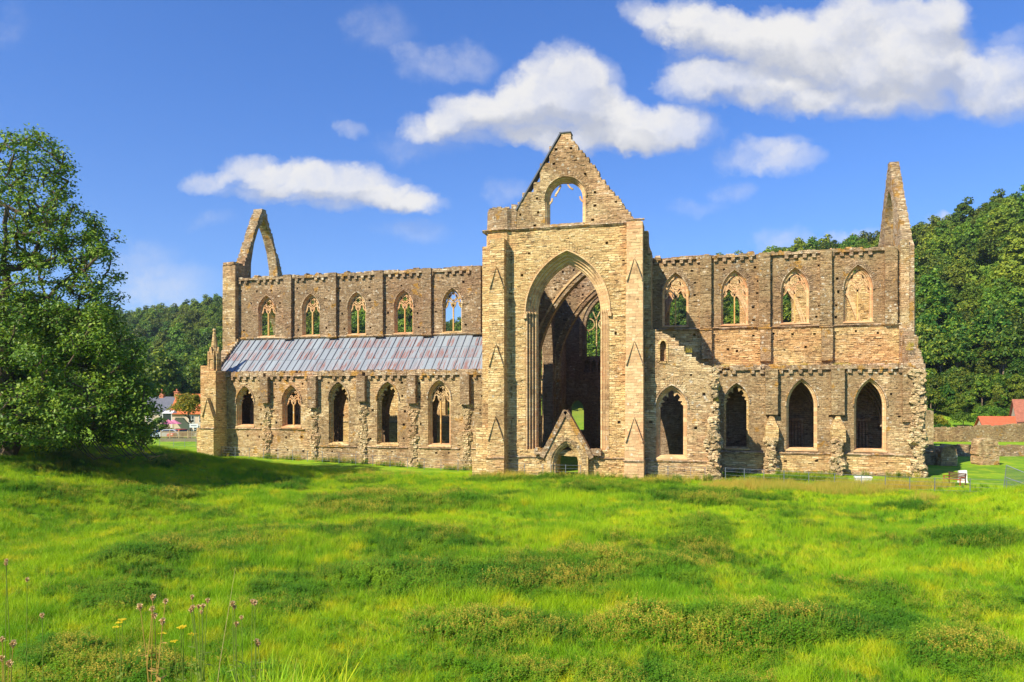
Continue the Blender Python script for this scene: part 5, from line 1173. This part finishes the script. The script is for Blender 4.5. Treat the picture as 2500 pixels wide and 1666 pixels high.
house('larger stone cottage with steep red tiled roof at the picture edge', 2486, 123, 9, 6, 3.6, 3.3, 'render', 'redtile2', rot=math.radians(-24), wins=((5.2, 2, 1, 1.2),))
# parasols, cars, sign, wooden fence
for k, (px, lab) in enumerate(((411, 'left of two pink parasols in front of the white porch'), (424, 'right of two pink parasols, beneath the orange roof'))):
    p = at(px, d=128+k); t = thing('parasol', lab, 'parasol', (p.x, p.y, gzf(p.x, p.y)), 'pink garden parasols'); mb = MB(); mb.tube([(0, 0, 0), (0, 0, 3.0)], .035, 6); mb.build('pole', M['white'], t)
    mb = MB(); n_ = 8; ring_ = oct_(0, 0, 1.35, 2.35); mb.v += [Vector(q) for q in ring_]+[Vector((0, 0, 3.1)), Vector((0, 0, 3.0))]; mb.f += [(i, (i+1) % 8, 8) for i in range(8)]+[((i+1) % 8, i, 9) for i in range(8)]; mb.build('canopy', M['pink_cloth'], t)
def car(px, d, m, rot, label):
    p = at(px, d=d); t = thing('parked_car', label, 'car', (p.x, p.y, gzf(p.x, p.y)), 'cars parked by the village fence'); t.rotation_euler = (0, 0, YAW+rot)
    mb = MB(); prof = [(-2.1, .35), (-2.15, .75), (-1.9, .95), (-1.0, 1.0), (-.5, 1.0), (1.4, 1.0), (2.05, .95), (2.1, .4)]
    mb.frustum([(x, -.85, z) for x, z in prof], [(x, .85, z) for x, z in prof])
    cab = [(-1.1, .99), (-.45, 1.5), (1.1, 1.52), (1.85, .97)]; mb.frustum([(x, -.74 if z < 1.2 else -.62, z) for x, z in cab], [(x, .74 if z < 1.2 else .62, z) for x, z in cab]); mb.build('body', M[m], t)
    for s in (-1, 1):
        mb = MB(); mb.frustum([(-.9, s*.745, 1.03), (-.4, s*.655, 1.42), (1.05, s*.655, 1.43), (1.6, s*.745, 1.03)], [(-.9, s*.76, 1.03), (-.4, s*.67, 1.42), (1.05, s*.67, 1.43), (1.6, s*.76, 1.03)]); mb.build('window', M['glass'], t)
        for x in (-1.35, 1.35):
            mb = MB(); mb.tube([(x, s*.68, .33), (x, s*.88, .33)], .33, 14); wh = mb.build('wheel', M['dark'], t); mb = MB(); mb.tube([(x, s*.885, .33), (x, s*.9, .33)], .19, 10); mb.build('rim', M['metal'], wh)
        mb = MB(); mb.box(-2.16, -2.05, s*.6-.15, s*.6+.15, .68, .84); mb.build('headlight', M['white'], t)
    mb = MB(); mb.frustum([(-1.12, -.6, 1.03), (-1.12, .6, 1.03), (-.53, .52, 1.45), (-.53, -.52, 1.45)], [(-1.15, -.6, 1.05), (-1.15, .6, 1.05), (-.56, .52, 1.47), (-.56, -.52, 1.47)]); mb.build('windscreen', M['glass'], t)
car(396, 127, 'carblue', .4, 'blue car parked farthest left behind the wooden fence'); car(408, 123, 'carwhite', .2, 'silver-white car parked in front of the blue one'); car(437, 124, 'carred', 1.2, 'bright red car parked beside the small tree')
p = at(473.5, d=117); t = thing('sign', 'white rectangular notice board on two posts before the small tree', 'sign', (p.x, p.y, gzf(p.x, p.y))); t.rotation_euler = (0, 0, YAW)
mb = MB(); mb.box(-.68, .68, -.04, .04, 2.0, 2.62); mb.build('board', M['sign'], t)
for x in (-.42, .34): mb = MB(); mb.box(x, x+.08, .045, .11, -.2, 2.5); mb.build('post', M['metal'], t)
mb = MB()
for k in range(6): mb.box(-.45+k*.15, -.45+k*.15+.10, -.05, -.041, 2.24, 2.40)
mb.build('lettering', M['slate'], t)
a = at(392, d=113); b = at(500, d=113); L = (b-a).length; t = thing('wooden_fence', 'pale wooden paling fence in front of the parked cars', 'fence', (a.x, a.y, gzf(a.x, a.y)+.5)); t.rotation_euler = (0, 0, YAW)
mb = MB(); mb.box(0, L, -.1, .25, -1.0, .02); mb.build('kerb_wall', M['gravel'], t)
x = 0
while x < L:
    mb = MB(); mb.box(x, x+.09, -.05, .02, 0, 1.25); mb.build('post', M['fencew'], t)
    mb = MB()
    q = x+.12
    while q < min(L, x+1.3): mb.box(q, q+.06, -.02, .0, .12, 1.1); q += .13
    for z in (.25, .95): mb.box(x+.09, min(L, x+1.38), .001, .03, z, z+.07)
    mb.build('paling', M['fencew'], t); x += 1.38
# ------------------------------------------------------------------ shrubs
def shrub(label, px, d, r, h, m, n_=14, per=110, size=.16, name='shrub', cat='shrub', trunk=0, z=None, group=None):
    p = at(px, d=d); z = gzf(p.x, p.y) if z is None else z; t = thing(name, label, cat, (p.x, p.y, z), group); cs, rs = tree_clumps(h, r, n_, .0 if not trunk else .2)
    crown_obj('crown', cs, rs, per, size, M[m], t); trunk_mb(h*.7, .05+.02*h, seed=n_).build('trunk', M['bark'], t); return t
shrub('small tree with yellowing leaves in front of the orange roofed house', 462, 122, 2.9, 8.2, 'leaf_gold', 36, 130, .17, 'small_tree', 'tree', 1)
shrub('golden yellow shrub under the slate roof', 362, 124, .95, 1.9, 'leaf_yellow', 10, 120, .12)
o = shrub('dark green bush between the yellow shrub and the porch', 388, 126, 2.0, 3.6, 'leaf_bush', 16)
shrub('lime green garden bush below the pink parasols', 417, 125.5, 1.5, 1.4, 'leaf_gold', 10)
shrub('rounded dark bush against the rubble wall beside the slim pier', 2298, 128, 1.7, 3.0, 'leaf_bush', 16, 130, .15)
shrub('wide rounded bush behind the low red roof', 2430, 134, 4.1, 4.6, 'leaf_bush', 30, 170, .2)
shrub('brownish low bush at the edge of the rough bank', 2285, 137, 2.2, 3.0, 'leaf_gold', 14)
shrub('pale bush above the rough bank left of the wide bush', 2352, 139, 2.6, 3.2, 'leaf_bush', 18)
# ------------------------------------------------------------------ thistles on the near bank
M['stem'] = flat('dry_stem', (.42,.27,.06), .8, .3, 20); M['stemg'] = flat('green_stem', (.16,.22,.03), .8, .3, 20); M['down'] = flat('thistle_down', (.64,.43,.21), .9, .2, 60); M['yellow'] = flat('ragwort_flower', (.75,.55,.02), .7, .2, 40)
M['bract'] = flat('seed_cup', (.42,.22,.10), .9, .3, 30)
def thistle(label, bpx, heads, d=7.4, m='stem', root=1720, fork=.35, leaves=60, hm='down', name='thistle', cat='thistle', hs=1.):
    b = at(bpx, root, d=d); z0 = gzf(b.x, b.y); t = thing(name, label, cat, (b.x, b.y, z0), 'dry thistles on the near bank' if name == 'thistle' else None); B = Vector((b.x, b.y, z0))
    mb = MB(); R_ = random.Random(int(bpx)); main = at(heads[0][0], heads[0][1], d=d)-B; fk = main*fork+Vector((0, 0, 0)); W = []
    for i, (hx, hy) in enumerate(heads):
        hp = at(hx, hy, d=d+R_.uniform(-.12, .12))-B; s = Vector((0, 0, 0)) if i == 0 else main*(fork+R_.uniform(0, .2)); mid = s.lerp(hp, .5)+Vector((R_.uniform(-.045, .045), R_.uniform(-.04, .04), -.05)); W.append((s, mid, hp))
        mb.tube([s, mid, hp], [.010 if i == 0 else .006, .0055, .0035], 5)
    mb.build('stem', M[m], t)
    for s, mid, hp in W:
        if hm == 'down':
            r = .023*hs*R_.uniform(.8, 1.15); mb = MB(); mb.tube([hp-Vector((0, 0, r*1.4)), hp-Vector((0, 0, r*.6)), hp+Vector((0, 0, r*.1))], [r*.25, r*.62, r*.7], 8); mb.build('seed_cup', M['bract'], t)
            mb = MB()
            for _ in range(90):
                dv = Vector((R_.gauss(0, 1), R_.gauss(0, 1), R_.gauss(.6, .8))).normalized(); q = hp+dv*r*R_.uniform(.6, 1.35); s_ = dv.orthogonal().normalized()*r*.16; o = len(mb.v); mb.v += [hp+dv*r*.1, q-s_, q+s_]; mb.f.append((o, o+1, o+2))
            mb.build('seed_head', M['down'], t)
        else:
            mb = MB()
            for _ in range(26):
                c = hp+Vector((R_.uniform(-1, 1)*.038, R_.uniform(-1, 1)*.03, R_.uniform(-.2, .3)*.02)); rr = .0065
                o = len(mb.v)
                for q in range(5): mb.v.append(c+Vector((math.cos(q*1.257)*rr*1.3, math.sin(q*1.257)*rr*1.3, R_.uniform(0, .003))))
                mb.v.append(c-Vector((0, 0, .008))); mb.f += [tuple(range(o, o+5))]+[(o+q, o+5, o+(q+1) % 5) for q in range(5)]
            mb.build('flower_head', M['yellow'], t)
    mb = MB()
    for _ in range(leaves):
        s, mid, hp = R_.choice(W); u = R_.uniform(.05, .75); c = s.lerp(mid, u*2) if u < .5 else mid.lerp(hp, u*2-1); a_ = R_.uniform(0, 6.28); L = R_.uniform(.04, .11); dv = Vector((math.cos(a_), math.sin(a_), R_.uniform(-.6, .4)))*L; sd = Vector((-math.sin(a_), math.cos(a_), 0))*L*.2; o = len(mb.v)
        mb.v += [c, c+dv*.5+sd, c+dv, c+dv*.5-sd]; mb.f.append((o, o+1, o+2, o+3))
    mb.build('leaves', M[m], t); return t
thistle('tall thistle with the brightest orange stems and six downy heads', 364, [(373,1458),(404,1468),(342,1481),(377,1503),(372,1487),(397,1517)], hs=1.15)
thistle('thistle with a crowded row of small fluffy heads left of the long straw', 494, [(485,1481),(469,1458),(471,1483),(496,1480),(507,1466),(492,1494),(466,1490)], m='stemg')
thistle('thistle with two heads side by side above one lower head, right of the long straw', 588, [(590,1508),(568,1474),(572,1482),(577,1523)], m='stemg', leaves=16)
thistle('dark thistle with a brown cluster low on its stem', 630, [(626,1566),(616,1469),(622,1471),(630,1572)], m='stemg', leaves=40)
thistle('thistle at the lower corner with three pale heads', 4, [(32,1572),(5,1561),(5,1607),(23,1620)], hs=1.2)
thistle('single brown thistle head near the edge of the meadow', 26, [(16,1369),(14,1376)], m='bract' if False else 'stemg', leaves=6)
thistle('sparse thistle with one frayed white head', 70, [(66,1415)], m='stemg', leaves=8); thistle('short thistle with a frayed head near the corner thistle', 95, [(103,1503)], m='stemg', leaves=8)
for k, (px, hd_) in enumerate(((300, [(299,1513),(292,1520)]), (447, [(447,1530),(441,1533)]), (470, [(470,1548)]), (285, [(285,1531)]), (398, [(398,1547)]), (427, [(427,1566)]))):
    thistle(('ragwort with two yellow flower heads side by side', 'ragwort with the broadest yellow flower head', 'small ragwort close right of the broadest one', 'ragwort leftmost of the yellow flowers', 'tiny ragwort flower beside the orange thistle stems', 'lowest ragwort flower near the bottom edge')[k], px, hd_, d=7.8, m='stemg', leaves=12, hm='y', name='ragwort', cat='wildflower')
s0 = at(487, 1640, d=7.2); s0.z = gzf(s0.x, s0.y); s1 = at(575, 1386, d=7.2); mb = MB(); mb.tube([Vector((0, 0, 0)), (s1-s0)*.3+Vector((-.02, 0, 0)), (s1-s0)*.65+Vector((-.035, 0, .01)), s1-s0], [.004, .0032, .0024, .0012], 5); o = mb.build('straw_stalk', M['straw'] if False else M['down']); o.location = s0; tag(o, 'single long pale straw leaning between the thistles', 'grass stalk')
# grass and leaves of the near bank
n_ = 5200; d_ = rng.uniform(5.6, 11, n_); px_ = rng.uniform(-200, 2700, n_); keepb = (px_ < 820) | (rng.uniform(0, 1, n_) < .25); d_, px_ = d_[keepb], px_[keepb]; t_ = (px_-1250)/F; X = t_*d_*CT-d_*ST; Y = t_*d_*ST+d_*CT; Z = gz(X, Y)
hl = (H-Z-.384*d_)                                           # head room below the line of sight
okb = (hl > .1) & (hl < 1.3); X, Y, Z, hl, px_ = X[okb], Y[okb], Z[okb], hl[okb], px_[okb]; kb = rng.choice([0, 1, 2], len(X), p=[.8, .2, .0])
scatter('bank_grass', np.stack([X, Y, Z], 1), (hl+np.where((px_ > 320) & (px_ < 730), .10, np.where(px_ < 330, .1, -.3*hl)))/np.array([.42, .9, .68])[kb]*rng.uniform(.6, 1.12, len(X)), rng.uniform(0, 6.28, len(X)), [T1[3], T3[0], T2[1]], kb, label='rough grass on the near bank below the thistles')

# ------------------------------------------------------------------ air
hz = MB(); hz.box(-1560, 1360, -300, 1560, -12, 320); ho = hz.build('haze', M['ground']); hm = bpy.data.materials.new('valley_air'); hm.use_nodes = True; hn = hm.node_tree; hn.nodes.clear()
pv = hn.nodes.new('ShaderNodeVolumePrincipled'); pv.inputs['Color'].default_value = (.72, .86, 1, 1); pv.inputs['Density'].default_value = .00011; pv.inputs['Anisotropy'].default_value = .2
hn.links.new(pv.outputs[0], hn.nodes.new('ShaderNodeOutputMaterial').inputs['Volume']); ho.data.materials.clear(); ho.data.materials.append(hm); tag(ho, 'thin summer haze filling the valley', kind='stuff')
